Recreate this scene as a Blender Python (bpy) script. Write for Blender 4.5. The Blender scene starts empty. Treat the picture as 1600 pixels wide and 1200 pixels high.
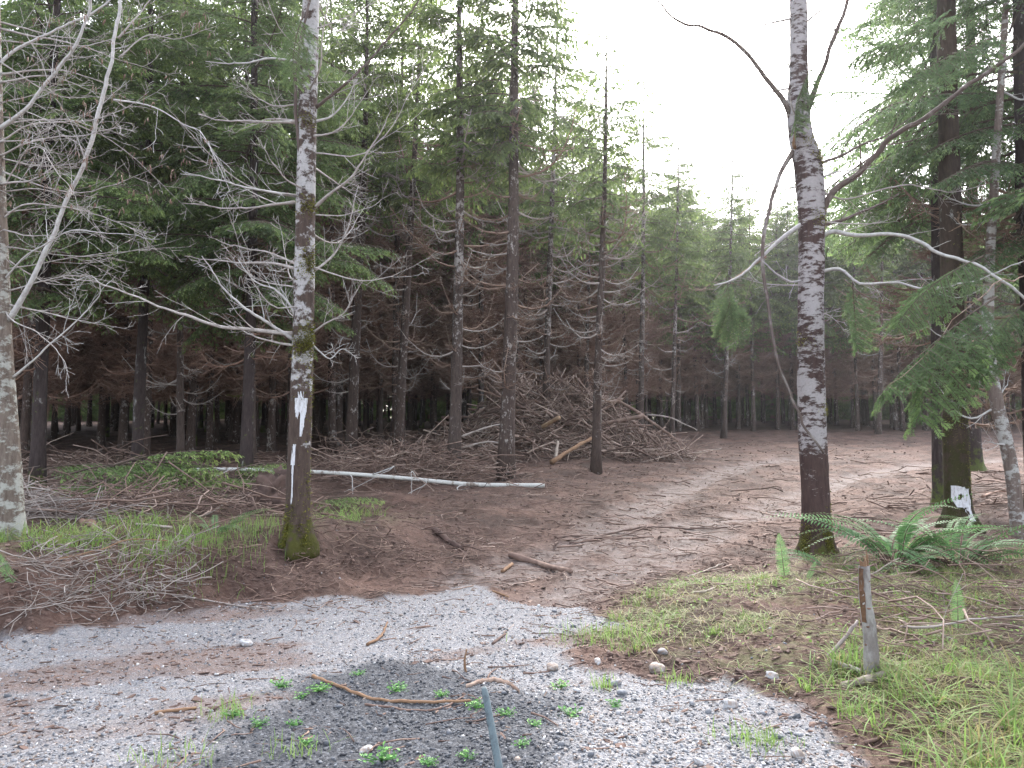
import bpy, math, random
import numpy as np
from mathutils import Vector, Matrix

scene = bpy.context.scene
R = math.radians
PI = math.pi

# ------------------------------------------------------------------ camera, sky, sun, exposure
F_PX, CX, CY = 1250.0, 800.0, 600.0          # focal length and centre in pixels of the 1600x1200 photograph
PITCH, EYE = R(4.0), 1.6
cam_d = bpy.data.cameras.new('camera')
cam = bpy.data.objects.new('camera', cam_d)
scene.collection.objects.link(cam)
cam.location = (0, 0, EYE)
cam.rotation_euler = (R(90) + PITCH, 0, 0)
cam_d.sensor_width = 36.0
cam_d.lens = 36.0 * F_PX / 1600.0
cam_d.clip_end = 2000
cam_d.clip_start = 0.05
scene.camera = cam

SUN_EL, SUN_AZ = R(40), R(11)                # veiled sun above the gap in the trees
world = bpy.data.worlds.new('World')
scene.world = world
world.use_nodes = True
wn = world.node_tree
wn.nodes.clear()
w_out = wn.nodes.new('ShaderNodeOutputWorld')
w_bg = wn.nodes.new('ShaderNodeBackground')
w_sky = wn.nodes.new('ShaderNodeTexSky')
w_sky.sky_type = 'NISHITA'
w_sky.sun_disc = False
w_sky.sun_elevation = SUN_EL
w_sky.sun_rotation = SUN_AZ
w_sky.air_density = 1.0
w_sky.dust_density = 3.0
w_sky.ozone_density = 1.0
w_hs = wn.nodes.new('ShaderNodeHueSaturation')
w_hs.inputs['Saturation'].default_value = 0.42   # cloud cover takes most of the blue out
w_hs.inputs['Value'].default_value = 1.0
wn.links.new(w_sky.outputs[0], w_hs.inputs['Color'])
wn.links.new(w_hs.outputs[0], w_bg.inputs['Color'])
wn.links.new(w_bg.outputs[0], w_out.inputs['Surface'])
w_bg.inputs['Strength'].default_value = 0.15

sun_d = bpy.data.lights.new('sun', 'SUN')
sun_d.energy = 1.4
sun_d.angle = R(20)
sun_d.color = (1.0, 0.98, 0.95)
sun = bpy.data.objects.new('sun', sun_d)
scene.collection.objects.link(sun)
sdir = Vector((math.sin(SUN_AZ) * math.cos(SUN_EL), math.cos(SUN_AZ) * math.cos(SUN_EL), math.sin(SUN_EL)))
sun.rotation_euler = (-sdir).to_track_quat('-Z', 'Y').to_euler()
sun.location = (0, 0, 40)

scene.view_settings.view_transform = 'Standard'
scene.view_settings.look = 'None'
scene.view_settings.exposure = 2.7
scene.view_settings.gamma = 1.0
scene.view_settings.use_curve_mapping = False
scene.render.engine = 'CYCLES'
cy = scene.cycles
cy.max_bounces = 6
cy.diffuse_bounces = 3
cy.glossy_bounces = 2
cy.transmission_bounces = 3
cy.transparent_max_bounces = 4
cy.volume_bounces = 0
cy.sample_clamp_indirect = 4.0
cy.use_denoising = True
cy.denoiser = 'OPENIMAGEDENOISE'
cy.caustics_reflective = False
cy.caustics_refractive = False

# ------------------------------------------------------------------ helpers
rng = np.random.default_rng(7)
random.seed(7)
C = scene.collection


def vnoise(x, y, seed=0):
    x = np.asarray(x, float); y = np.asarray(y, float)
    xi = np.floor(x).astype(np.int64); yi = np.floor(y).astype(np.int64)
    fx = x - xi; fy = y - yi
    fx = fx * fx * fx * (fx * (fx * 6 - 15) + 10); fy = fy * fy * fy * (fy * (fy * 6 - 15) + 10)

    def h(a, b):
        n = (a * 374761393 + b * 668265263 + seed * 974711) & 0x7fffffff
        n = ((n ^ (n >> 13)) * 1274126177) & 0x7fffffff
        n = (n ^ (n >> 16)) & 0xffff
        return n / 32767.5 - 1.0
    a = h(xi, yi); b = h(xi + 1, yi); c = h(xi, yi + 1); d = h(xi + 1, yi + 1)
    return (a * (1 - fx) + b * fx) * (1 - fy) + (c * (1 - fx) + d * fx) * fy


def fbm(x, y, seed=0, octv=4, gain=0.5):
    s = 0; a = 1.0; t = 0
    for k in range(octv):
        s = s + a * vnoise(x * 2 ** k + 17.3 * k, y * 2 ** k - 9.1 * k, seed + k)
        t += a; a *= gain
    return s / t


def sstep(a, b, x):
    t = np.clip((x - a) / (b - a), 0, 1)
    return t * t * (3 - 2 * t)


def seg_dist(pts, x, y):
    """distance to a polyline"""
    best = np.full(np.shape(x), 1e9)
    for (x0, y0), (x1, y1) in zip(pts[:-1], pts[1:]):
        dx, dy = x1 - x0, y1 - y0
        t = np.clip(((x - x0) * dx + (y - y0) * dy) / (dx * dx + dy * dy), 0, 1)
        best = np.minimum(best, np.hypot(x - x0 - t * dx, y - y0 - t * dy))
    return best


def poly_sd(pts, x, y):
    """signed distance to a polygon, positive inside"""
    inside = np.zeros(np.shape(x), bool)
    n = len(pts)
    for i in range(n):
        x0, y0 = pts[i]; x1, y1 = pts[(i + 1) % n]
        if y0 == y1:
            continue
        c = ((y0 > y) != (y1 > y)) & (x < (x1 - x0) * (y - y0) / (y1 - y0) + x0)
        inside ^= c
    d = seg_dist(list(pts) + [pts[0]], x, y)
    return np.where(inside, d, -d)


def ray(px, py):
    a = (px - CX) / F_PX; b = (CY - py) / F_PX
    c, s = math.cos(PITCH), math.sin(PITCH)
    return np.array([a, c - b * s, s + b * c])


# ------------------------------------------------------------------ terrain
BANK = [(-30, 3.5), (-9, 4.6), (-4.6, 6.35), (-2.9, 7.7), (-1.9, 8.5), (-1.25, 9.3), (-0.9, 10.2), (-0.3, 12.2), (1.2, 15.5),
        (2.0, 19), (3.5, 24), (5.5, 29), (9, 40)]
VERGE = [(0.55, 6.5), (1.2, 5.65), (1.85, 5.0), (1.95, 4.3), (2.0, 3.0), (9, 1.0), (16, 9), (6, 12), (3.4, 10.2), (2.0, 9.3), (1.1, 8.4)]


def left_sd(x, y):
    pts = BANK + [(9, 60), (-60, 60), (-60, 3.5)]
    return poly_sd(pts, x, y)


def base_h(x, y):
    r = np.hypot(x, y)
    t = np.clip(y - 8.0, 0, 70)
    h = 0.055 * (np.sqrt(t * t + 2.0) - math.sqrt(2.0))
    far = np.clip(r - 110, 0, 500)
    h = h - 0.01 * far
    lb = left_sd(x, y)
    bank_amp = 0.42 * (1 - sstep(9.0, 14.5, y)) + 0.10
    h = h + bank_amp * sstep(-0.15, 1.1, lb + 0.25 * fbm(x * 1.3, y * 1.3, 5, 3))
    vs = poly_sd(VERGE, x, y)
    h = h + 0.14 * sstep(-0.1, 1.2, vs)
    h = h + 0.10 * np.exp(-(((x - 0.35) / 0.75) ** 2 + ((y - 4.0) / 0.6) ** 2))      # low mound over the culvert
    h = h - 0.38 * np.exp(-(((x + 4.55) / 0.35) ** 2 + ((y - 6.85) / 0.28) ** 2))     # washed-out hollow under the bank
    return h


def terrain(x, y):
    x = np.asarray(x, float); y = np.asarray(y, float)
    r = np.hypot(x, y)
    h = base_h(x, y)
    g = gravel_mask(x, y)
    rough = 1 - 0.72 * g
    trk = track_mask(x, y)
    rough = rough * (1 - 0.5 * trk)
    h = h + rough * (0.095 * fbm(x * 0.7, y * 0.7, 11, 3) + 0.065 * fbm(x * 2.6, y * 2.6, 12, 3))
    near = 1 - sstep(14, 40, r)
    h = h + near * rough * 0.030 * fbm(x * 11, y * 11, 13, 3)
    h = h + near * 0.010 * fbm(x * 30, y * 30, 14, 2) - 0.085 * trk
    return h


_GRAVEL = None
_DARK = None
_TRACKS = None


def gravel_mask(x, y):
    if _GRAVEL is None:
        return np.zeros(np.shape(x))
    sd = poly_sd(_GRAVEL, x, y) + 0.28 * fbm(x * 2.2, y * 2.2, 21, 4)
    return sstep(-0.10, 0.22, sd)


def dark_mask(x, y):
    if _DARK is None:
        return np.zeros(np.shape(x))
    sd = poly_sd(_DARK, x, y) + 0.30 * fbm(x * 2.6, y * 2.6, 22, 4)
    return sstep(-0.15, 0.25, sd)


def track_mask(x, y):
    if _TRACKS is None:
        return np.zeros(np.shape(x))
    m = np.zeros(np.shape(x))
    for t in _TRACKS:
        d = seg_dist(t, x, y) + 0.3 * fbm(x * 0.9, y * 0.9, 31, 3)
        m = np.maximum(m, 1 - sstep(0.25, 0.75, d))
    return m


def mud_mask(x, y):
    u = x * 0.92 + y * 0.39; w = -x * 0.39 + y * 0.92
    return sstep(0.02, 0.36, fbm(u * 0.55, w * 1.9, 45, 4)) * sstep(4.2, 5.4, y - 0.1 * x)


def at(px, py, tmax=160.0):
    """where the ray through a photograph pixel meets the ground"""
    d = ray(px, py)
    t = np.concatenate([np.linspace(1.5, 12, 800), np.linspace(12.02, tmax, 2500)])
    X, Y, Z = d[0] * t, d[1] * t, EYE + d[2] * t
    below = Z < terrain(X, Y)
    if not below.any():
        k = len(t) - 1
    else:
        k = int(np.argmax(below))
    return np.array([X[k], Y[k], float(terrain(X[k], Y[k]))])


def atY(px, py, Y):
    d = ray(px, py)
    t = Y / d[1]
    return np.array([d[0] * t, Y, EYE + d[2] * t])


def gz(x, y):
    return float(terrain(x, y))


def W(pts):
    return [tuple(at(*p)[:2]) for p in pts]


_g = W([(-260, 1010), (-60, 1003), (60, 990), (300, 962), (480, 935), (640, 930), (740, 912), (800, 935), (960, 965), (1000, 985), (895, 1003),
        (930, 1040), (1150, 1062), (1260, 1100), (1400, 1205), (1480, 1500), (-300, 1500)])
_d = W([(350, 1120), (480, 1065), (600, 1028), (740, 1065), (890, 1085), (905, 1150), (880, 1215), (860, 1500), (150, 1500), (200, 1230)])
_t = [W([(760, 905), (850, 868), (930, 838), (1010, 790), (1080, 752), (1160, 728), (1240, 714)]),
      W([(850, 930), (950, 895), (1040, 860), (1130, 815), (1220, 785), (1330, 745), (1480, 720), (1600, 712)]),
      W([(940, 850), (1010, 836), (1080, 815)])]
_GRAVEL, _DARK, _TRACKS = _g, _d, _t


# ------------------------------------------------------------------ mesh building
class MB:
    """collects triangles and quads with a per-vertex tint and builds ONE mesh"""

    def __init__(self):
        self.v = []; self.q = []; self.t = []; self.a = []; self.n = 0

    def add(self, v, quads=None, tris=None, tint=0.5):
        v = np.asarray(v, float).reshape(-1, 3)
        self.v.append(v)
        if quads is not None and len(quads):
            self.q.append(np.asarray(quads, np.int64) + self.n)
        if tris is not None and len(tris):
            self.t.append(np.asarray(tris, np.int64) + self.n)
        self.a.append(np.full(len(v), tint) if np.isscalar(tint) else np.asarray(tint, float))
        self.n += len(v)

    def arrays(self):
        V = np.concatenate(self.v) if self.v else np.zeros((0, 3))
        Q = np.concatenate(self.q) if self.q else np.zeros((0, 4), np.int64)
        T = np.concatenate(self.t) if self.t else np.zeros((0, 3), np.int64)
        A = np.concatenate(self.a) if self.a else np.zeros(0)
        return V, Q, T, A

    def add_arrays(self, arr, mat=None, scale=1.0, off=(0, 0, 0), dt=0.0):
        V, Q, T, A = arr
        V = V * scale
        if mat is not None:
            V = V @ np.asarray(mat).T
        self.add(V + np.asarray(off), Q, T, np.clip(A + dt, 0, 1))

    def mesh(self, name, mat, smooth=True):
        V, Q, T, A = self.arrays()
        me = bpy.data.meshes.new(name)
        me.vertices.add(len(V))
        me.vertices.foreach_set('co', V.astype(np.float32).ravel())
        nl = Q.size + T.size
        me.loops.add(nl)
        me.loops.foreach_set('vertex_index', np.concatenate([Q.ravel(), T.ravel()]).astype(np.int32))
        npol = len(Q) + len(T)
        me.polygons.add(npol)
        ls = np.concatenate([np.arange(len(Q)) * 4, Q.size + np.arange(len(T)) * 3]).astype(np.int32)
        me.polygons.foreach_set('loop_start', ls)
        me.polygons.foreach_set('use_smooth', np.full(npol, smooth))
        at_ = me.attributes.new('tint', 'FLOAT', 'POINT')
        at_.data.foreach_set('value', A.astype(np.float32))
        me.update(calc_edges=True)
        if mat is not None:
            me.materials.append(mat)
        return me

    def build(self, name, mat, parent=None, smooth=True):
        return link(name, self.mesh(name, mat, smooth), parent)


def link(name, me, parent=None):
    o = bpy.data.objects.new(name, me)
    C.objects.link(o)
    if parent is not None:
        o.parent = parent
    return o


def tag(o, label=None, cat=None, group=None, kind=None):
    if label: o['label'] = label
    if cat: o['category'] = cat
    if group: o['group'] = group
    if kind: o['kind'] = kind
    return o


def empty(name, loc=(0, 0, 0), rot=(0, 0, 0)):
    o = bpy.data.objects.new(name, None)
    C.objects.link(o)
    o.location = tuple(loc); o.rotation_euler = rot
    o.empty_display_size = 0.2
    return o


def tubes(P, Rad, sides=3, cap=True):
    """P (M,N,3) polylines, Rad (M,N): returns verts, quads, tris"""
    P = np.asarray(P, float); Rad = np.asarray(Rad, float)
    M, N, _ = P.shape
    T = np.gradient(P, axis=1)
    T /= np.linalg.norm(T, axis=2, keepdims=True) + 1e-12
    chord = P[:, -1] - P[:, 0]
    chord /= np.linalg.norm(chord, axis=1, keepdims=True) + 1e-12
    ref = np.where(np.abs(chord[:, 2:3]) > 0.8, np.array([[0.0, 1.0, 0.0]]), np.array([[0.0, 0.0, 1.0]]))
    ref = np.repeat(ref[:, None, :], N, 1)
    A = np.cross(T, ref); A /= np.linalg.norm(A, axis=2, keepdims=True) + 1e-12
    B = np.cross(T, A)
    ang = np.arange(sides) * 2 * PI / sides
    V = P[:, :, None, :] + Rad[:, :, None, None] * (np.cos(ang)[None, None, :, None] * A[:, :, None, :] + np.sin(ang)[None, None, :, None] * B[:, :, None, :])
    idx = np.arange(M * N * sides).reshape(M, N, sides)
    nx = np.roll(idx, -1, axis=2)
    Q = np.stack([idx[:, :-1], nx[:, :-1], nx[:, 1:], idx[:, 1:]], -1).reshape(-1, 4)
    tr = []
    if cap:
        for k in range(1, sides - 1):
            tr.append(np.stack([idx[:, -1, 0], idx[:, -1, k], idx[:, -1, k + 1]], -1))
            tr.append(np.stack([idx[:, 0, 0], idx[:, 0, k + 1], idx[:, 0, k]], -1))
    Tt = np.concatenate(tr) if tr else np.zeros((0, 3), np.int64)
    return V.reshape(-1, 3), Q, Tt


def spline(pts, n):
    """Catmull-Rom resample of points (k,d) into n"""
    p = np.asarray(pts, float)
    if len(p) == 2:
        t = np.linspace(0, 1, n)[:, None]
        return p[0] * (1 - t) + p[1] * t
    seg = np.linalg.norm(np.diff(p[:, :3], axis=0), axis=1)
    cum = np.concatenate([[0], np.cumsum(seg)])
    pe = np.vstack([2 * p[0] - p[1], p, 2 * p[-1] - p[-2]])
    out = []
    for s in np.linspace(0, cum[-1], n):
        i = min(int(np.searchsorted(cum, s, 'right')) - 1, len(p) - 2)
        u = (s - cum[i]) / max(cum[i + 1] - cum[i], 1e-9)
        p0, p1, p2, p3 = pe[i], pe[i + 1], pe[i + 2], pe[i + 3]
        out.append(0.5 * (2 * p1 + (p2 - p0) * u + (2 * p0 - 5 * p1 + 4 * p2 - p3) * u * u + (3 * p1 - p0 - 3 * p2 + p3) * u ** 3))
    return np.array(out)


def rotz(a):
    c, s = math.cos(a), math.sin(a)
    return np.array([[c, -s, 0], [s, c, 0], [0, 0, 1.0]])


def roty(a):
    c, s = math.cos(a), math.sin(a)
    return np.array([[c, 0, s], [0, 1, 0], [-s, 0, c]])


def rotx(a):
    c, s = math.cos(a), math.sin(a)
    return np.array([[1, 0, 0], [0, c, -s], [0, s, c]])


def unit(v):
    v = np.asarray(v, float)
    return v / (np.linalg.norm(v, axis=-1, keepdims=True) + 1e-12)


# ------------------------------------------------------------------ materials
class NT:
    def __init__(self, name):
        self.m = bpy.data.materials.new(name)
        self.m.use_nodes = True
        self.t = self.m.node_tree
        self.t.nodes.clear()
        self.out = self.t.nodes.new('ShaderNodeOutputMaterial')

    def n(self, typ, **kw):
        x = self.t.nodes.new('ShaderNode' + typ)
        for k, v in kw.items():
            if hasattr(x, k):
                setattr(x, k, v)
            else:
                self.put(x.inputs[k.replace('_', ' ')], v)
        return x

    def put(self, sock, v):
        if isinstance(v, bpy.types.NodeSocket):
            self.t.links.new(v, sock)
        elif isinstance(v, (tuple, list)) and len(v) == 3 and sock.type == 'RGBA':
            sock.default_value = (*v, 1)
        else:
            sock.default_value = v

    def coords(self, scale=(1, 1, 1), per_object=True, world_space=False):
        if world_space:
            src = self.n('NewGeometry').outputs['Position']
        else:
            src = self.n('TexCoord').outputs['Object']
        mp = self.n('Mapping')
        self.put(mp.inputs['Vector'], src)
        mp.inputs['Scale'].default_value = scale
        if per_object and not world_space:
            oi = self.n('ObjectInfo').outputs['Random']
            mul = self.n('Math', operation='MULTIPLY'); self.put(mul.inputs[0], oi); mul.inputs[1].default_value = 57.0
            cmb = self.n('CombineXYZ')
            for i in range(3): self.put(cmb.inputs[i], mul.outputs[0])
            self.put(mp.inputs['Location'], cmb.outputs[0])
        return mp.outputs[0]

    def noise(self, vec, scale, detail=4, rough=0.6):
        x = self.n('TexNoise')
        self.put(x.inputs['Vector'], vec)
        x.inputs['Scale'].default_value = scale; x.inputs['Detail'].default_value = detail; x.inputs['Roughness'].default_value = rough
        return x.outputs['Fac']

    def vor(self, vec, scale, out='Distance', feature='F1'):
        x = self.n('TexVoronoi'); x.feature = feature
        self.put(x.inputs['Vector'], vec); x.inputs['Scale'].default_value = scale
        return x.outputs[out]

    def ramp(self, fac, stops):
        x = self.n('ValToRGB')
        el = x.color_ramp.elements
        while len(el) < len(stops): el.new(0.5)
        for e, (p, c) in zip(el, stops):
            e.position = p
            e.color = (*c, 1) if isinstance(c, (tuple, list)) else (c, c, c, 1)
        self.put(x.inputs['Fac'], fac)
        return x.outputs['Color']

    def mix(self, fac, a, b, mode='MIX'):
        x = self.n('Mix', data_type='RGBA', blend_type=mode)
        self.put(x.inputs[0], fac); self.put(x.inputs[6], a); self.put(x.inputs[7], b)
        return x.outputs[2]

    def math(self, op, a, b=0.0, clamp=False):
        x = self.n('Math', operation=op); x.use_clamp = clamp
        self.put(x.inputs[0], a); self.put(x.inputs[1], b)
        return x.outputs[0]

    def attr(self, name):
        x = self.n('Attribute'); x.attribute_name = name
        return x.outputs['Fac']

    def bump(self, h, strength=0.5, dist=0.01):
        x = self.n('Bump'); self.put(x.inputs['Height'], h)
        x.inputs['Strength'].default_value = strength; x.inputs['Distance'].default_value = dist
        return x.outputs['Normal']

    def bsdf(self, color, rough=0.85, normal=None, spec=0.3):
        b = self.n('BsdfPrincipled')
        self.put(b.inputs['Base Color'], color); self.put(b.inputs['Roughness'], rough)
        b.inputs['Specular IOR Level'].default_value = spec
        if normal is not None: self.put(b.inputs['Normal'], normal)
        return b.outputs[0]

    def leaf(self, color, trans=0.35, rough=0.6, spec=0.25):
        b = self.bsdf(color, rough, None, spec)
        tr = self.n('BsdfTranslucent'); self.put(tr.inputs['Color'], color)
        mx = self.n('MixShader'); mx.inputs[0].default_value = trans
        self.t.links.new(b, mx.inputs[1]); self.t.links.new(tr.outputs[0], mx.inputs[2])
        return mx.outputs[0]

    def done(self, shader):
        self.t.links.new(shader, self.out.inputs['Surface'])
        return self.m


def mat_foliage(name, c0, c1, c2, trans=0.4):
    k = NT(name)
    tint = k.attr('tint')
    rnd = k.n('ObjectInfo').outputs['Random']
    f = k.math('ADD', tint, k.math('MULTIPLY', k.math('SUBTRACT', rnd, 0.5), 0.25), True)
    col = k.ramp(f, [(0.0, c0), (0.5, c1), (1.0, c2)])
    return k.done(k.leaf(col, trans))


def mat_wood(name, c0, c1, c2, scale=6, bump=0.4):
    """sticks, twigs and dead wood: colour follows the per-piece tint and a fine grain"""
    k = NT(name)
    v = k.coords((1, 1, 1))
    n = k.noise(v, scale, 4, 0.65)
    f = k.math('ADD', k.math('MULTIPLY', k.attr('tint'), 0.75), k.math('MULTIPLY', k.math('SUBTRACT', n, 0.4), 0.9), True)
    col = k.ramp(f, [(0.0, c0), (0.5, c1), (1.0, c2)])
    return k.done(k.bsdf(col, 0.85, k.bump(n, bump, 0.01), 0.2))


def mat_trunk(name, dark, mid, pale, pale_amount, moss=None, moss_amount=0.0, moss_base=0.0, streak=(1, 1, 0.35), patch=5.0, orange=False, pale_from=0.0):
    """bark with pale lichen plates, optional moss that climbs from the foot"""
    k = NT(name)
    v = k.coords((1, 1, 1)); vs = k.coords(streak)
    fine = k.noise(k.coords((1, 1, 0.22)), 26, 5, 0.7)
    col = k.ramp(fine, [(0.28, dark), (0.72, mid)])
    blot = k.noise(v, 2.1, 3, 0.6)
    pat = k.noise(vs, patch, 6, 0.72)
    sep = k.n('SeparateXYZ'); k.put(sep.inputs[0], k.n('TexCoord').outputs['Object'])
    z = sep.outputs['Z']
    f = k.math('ADD', k.math('MULTIPLY', pat, 0.75), k.math('MULTIPLY', blot, 0.45))
    if pale_from:
        hz = k.n('MapRange'); k.put(hz.inputs[0], z)
        hz.inputs[1].default_value = 0.2; hz.inputs[2].default_value = pale_from; hz.inputs[3].default_value = -0.12; hz.inputs[4].default_value = 0.03
        f = k.math('ADD', f, hz.outputs[0])
    pm = k.ramp(f, [(0.72 - pale_amount * 0.30, 0.0), (0.78 - pale_amount * 0.30, 1.0)])
    pc = k.mix(k.noise(v, 40, 3, 0.6), tuple(c * 0.6 for c in pale), pale)
    col = k.mix(pm, col, pc)
    if orange:
        om = k.ramp(k.noise(k.coords((1, 1, 0.5)), 3.3, 3, 0.6), [(0.66, 0.0), (0.70, 1.0)])
        col = k.mix(om, col, (0.26, 0.10, 0.045))
    h = k.math('ADD', fine, k.math('MULTIPLY', pm, 0.25))
    if moss:
        mz = k.n('MapRange'); k.put(mz.inputs[0], z)
        mz.inputs[1].default_value = 0.0; mz.inputs[2].default_value = max(moss_base, 0.01); mz.inputs[3].default_value = 0.24 if moss_base else 0.0; mz.inputs[4].default_value = 0.0
        mn = k.noise(v, 6.0, 6, 0.75)
        g = k.math('ADD', k.math('ADD', mn, mz.outputs[0]), moss_amount * 0.35 - 0.1)
        mm = k.ramp(g, [(0.54, 0.0), (0.62, 1.0)])
        mc = k.mix(k.noise(v, 30, 4, 0.7), tuple(c * 0.45 for c in moss), moss)
        col = k.mix(mm, col, mc)
        h = k.math('ADD', h, k.math('MULTIPLY', k.noise(v, 60, 2, 0.6), k.math('MULTIPLY', mm, 0.6)))
    return k.done(k.bsdf(col, 0.9, k.bump(h, 0.7, 0.02), 0.15))


MAT = {}
MAT['needle'] = mat_foliage('fir_needles', (0.06, 0.09, 0.036), (0.135, 0.185, 0.062), (0.225, 0.29, 0.085), 0.55)
MAT['needle_near'] = mat_foliage('near_fir_needles', (0.065, 0.112, 0.055), (0.125, 0.19, 0.082), (0.22, 0.32, 0.11), 0.5)
MAT['bough_wood'] = mat_wood('bough_bark', (0.035, 0.026, 0.02), (0.085, 0.064, 0.05), (0.17, 0.135, 0.11))
MAT['needle_low'] = mat_foliage('low_fir_needles', (0.065, 0.105, 0.048), (0.14, 0.20, 0.078), (0.23, 0.305, 0.10), 0.52)
MAT['bough'] = mat_foliage('cut_bough_needles', (0.09, 0.135, 0.05), (0.17, 0.25, 0.08), (0.30, 0.36, 0.12), 0.35)
MAT['fern'] = mat_foliage('fern_green', (0.055, 0.12, 0.05), (0.10, 0.20, 0.08), (0.20, 0.32, 0.12), 0.4)
MAT['grass'] = mat_foliage('grass_blades', (0.28, 0.22, 0.11), (0.135, 0.22, 0.06), (0.22, 0.33, 0.085), 0.45)
MAT['weed'] = mat_foliage('weed_leaves', (0.07, 0.19, 0.05), (0.13, 0.30, 0.08), (0.24, 0.42, 0.12), 0.3)
MAT['dead'] = mat_wood('dead_twigs', (0.08, 0.048, 0.036), (0.20, 0.132, 0.10), (0.42, 0.33, 0.27))
MAT['dead_dark'] = mat_wood('shaded_dead_twigs', (0.09, 0.049, 0.037), (0.215, 0.13, 0.097), (0.38, 0.265, 0.215))
MAT['dead_pale'] = mat_wood('lichen_twigs', (0.12, 0.092, 0.08), (0.30, 0.26, 0.235), (0.54, 0.50, 0.465))
MAT['slash'] = mat_wood('slash_wood', (0.05, 0.031, 0.025), (0.18, 0.122, 0.10), (0.48, 0.38, 0.32))
MAT['litter'] = mat_wood('twig_litter', (0.055, 0.035, 0.03), (0.15, 0.098, 0.08), (0.36, 0.26, 0.20))
MAT['raw'] = mat_wood('raw_broken_wood', (0.10, 0.055, 0.034), (0.21, 0.125, 0.075), (0.34, 0.25, 0.165))
MAT['pale_wood'] = mat_wood('bleached_wood', (0.13, 0.10, 0.083), (0.26, 0.215, 0.18), (0.40, 0.355, 0.31))
MAT['stake_bark'] = mat_trunk('grey_stake_bark', (0.11, 0.095, 0.088), (0.21, 0.185, 0.172), (0.32, 0.30, 0.28), 0.45)
MAT['fir_brown'] = mat_trunk('brown_fir_bark', (0.034, 0.023, 0.020), (0.092, 0.066, 0.056), (0.34, 0.31, 0.29), 0.2, patch=12, streak=(1, 1, 0.7))
MAT['fir_grey'] = mat_trunk('grey_fir_bark', (0.036, 0.026, 0.023), (0.10, 0.075, 0.065), (0.36, 0.33, 0.31), 0.30, patch=11, streak=(1, 1, 0.8), pale_from=5.5)
MAT['fir_moss'] = mat_trunk('mossy_fir_bark', (0.04, 0.03, 0.02), (0.10, 0.075, 0.05), (0.34, 0.33, 0.30), 0.1, (0.14, 0.15, 0.035), 0.75, 2.0)
MAT['alder'] = mat_trunk('left_alder_bark', (0.034, 0.023, 0.019), (0.09, 0.064, 0.053), (0.42, 0.405, 0.40), 0.44, (0.075, 0.073, 0.018), 0.02, 0.6, patch=6.5, streak=(1, 1, 1.3), pale_from=3.6)
MAT['alder2'] = mat_trunk('right_alder_bark', (0.030, 0.018, 0.017), (0.076, 0.048, 0.042), (0.36, 0.33, 0.33), 0.40, (0.085, 0.086, 0.02), -0.05, 0.65, streak=(1, 1, 2.6), patch=6.0, pale_from=2.2)
MAT['birch'] = mat_trunk('pale_alder_bark', (0.07, 0.05, 0.04), (0.19, 0.155, 0.128), (0.38, 0.375, 0.335), 0.44, (0.20, 0.22, 0.10), -0.1, 0.25, patch=7.0, streak=(1, 1, 1.6), orange=True)
MAT['birch_spot'] = mat_trunk('spotted_pale_bark', (0.09, 0.065, 0.055), (0.17, 0.135, 0.118), (0.40, 0.39, 0.37), 0.42, patch=6, streak=(1, 1, 1.8))
MAT['mossy'] = mat_trunk('moss_coated_bark', (0.026, 0.018, 0.014), (0.066, 0.046, 0.034), (0.36, 0.38, 0.36), 0.02, (0.045, 0.042, 0.015), 0.12, 3.2, patch=5)
MAT['dark_bark'] = mat_trunk('dark_fir_bark', (0.022, 0.016, 0.016), (0.06, 0.045, 0.042), (0.3, 0.29, 0.28), 0.12, (0.10, 0.12, 0.035), 0.15, 0.8)
MAT['fallen'] = mat_trunk('fallen_pale_bark', (0.12, 0.09, 0.075), (0.27, 0.225, 0.19), (0.56, 0.55, 0.52), 0.75, patch=6)
MAT['moss'] = mat_foliage('moss_tufts', (0.06, 0.058, 0.012), (0.125, 0.122, 0.022), (0.24, 0.225, 0.045), 0.2)
MAT['limb'] = mat_wood('grey_limb_bark', (0.10, 0.078, 0.068), (0.32, 0.29, 0.27), (0.60, 0.58, 0.56), 16)
MAT['limb_dark'] = mat_wood('dark_limb_bark', (0.035, 0.026, 0.024), (0.10, 0.075, 0.066), (0.50, 0.47, 0.45), 5)
MAT['limb_white'] = mat_wood('white_limb_bark', (0.11, 0.09, 0.083), (0.38, 0.365, 0.35), (0.62, 0.615, 0.59), 16)


def mat_paint():
    k = NT('white_blaze_paint')
    v = k.coords((1, 1, 0.3))
    n = k.noise(v, 40, 4, 0.7)
    col = k.ramp(n, [(0.30, (0.26, 0.24, 0.235)), (0.54, (0.50, 0.50, 0.525))])
    return k.done(k.bsdf(col, 0.55, k.bump(n, 0.5, 0.006), 0.4))


MAT['paint'] = mat_paint()


def mat_stone():
    k = NT('pebbles')
    t = k.attr('tint')
    col = k.ramp(t, [(0.0, (0.03, 0.03, 0.035)), (0.25, (0.11, 0.115, 0.13)), (0.5, (0.225, 0.228, 0.243)), (0.68, (0.24, 0.18, 0.142)), (0.82, (0.36, 0.356, 0.366)), (1.0, (0.52, 0.51, 0.505))])
    v = k.coords((1, 1, 1), False)
    n = k.noise(v, 45, 3, 0.6)
    col = k.mix(1.0, col, k.ramp(n, [(0.3, 0.72), (0.7, 1.05)]), 'MULTIPLY')
    return k.done(k.bsdf(col, 0.75, k.bump(n, 0.25, 0.004), 0.35))


MAT['stone'] = mat_stone()


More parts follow.
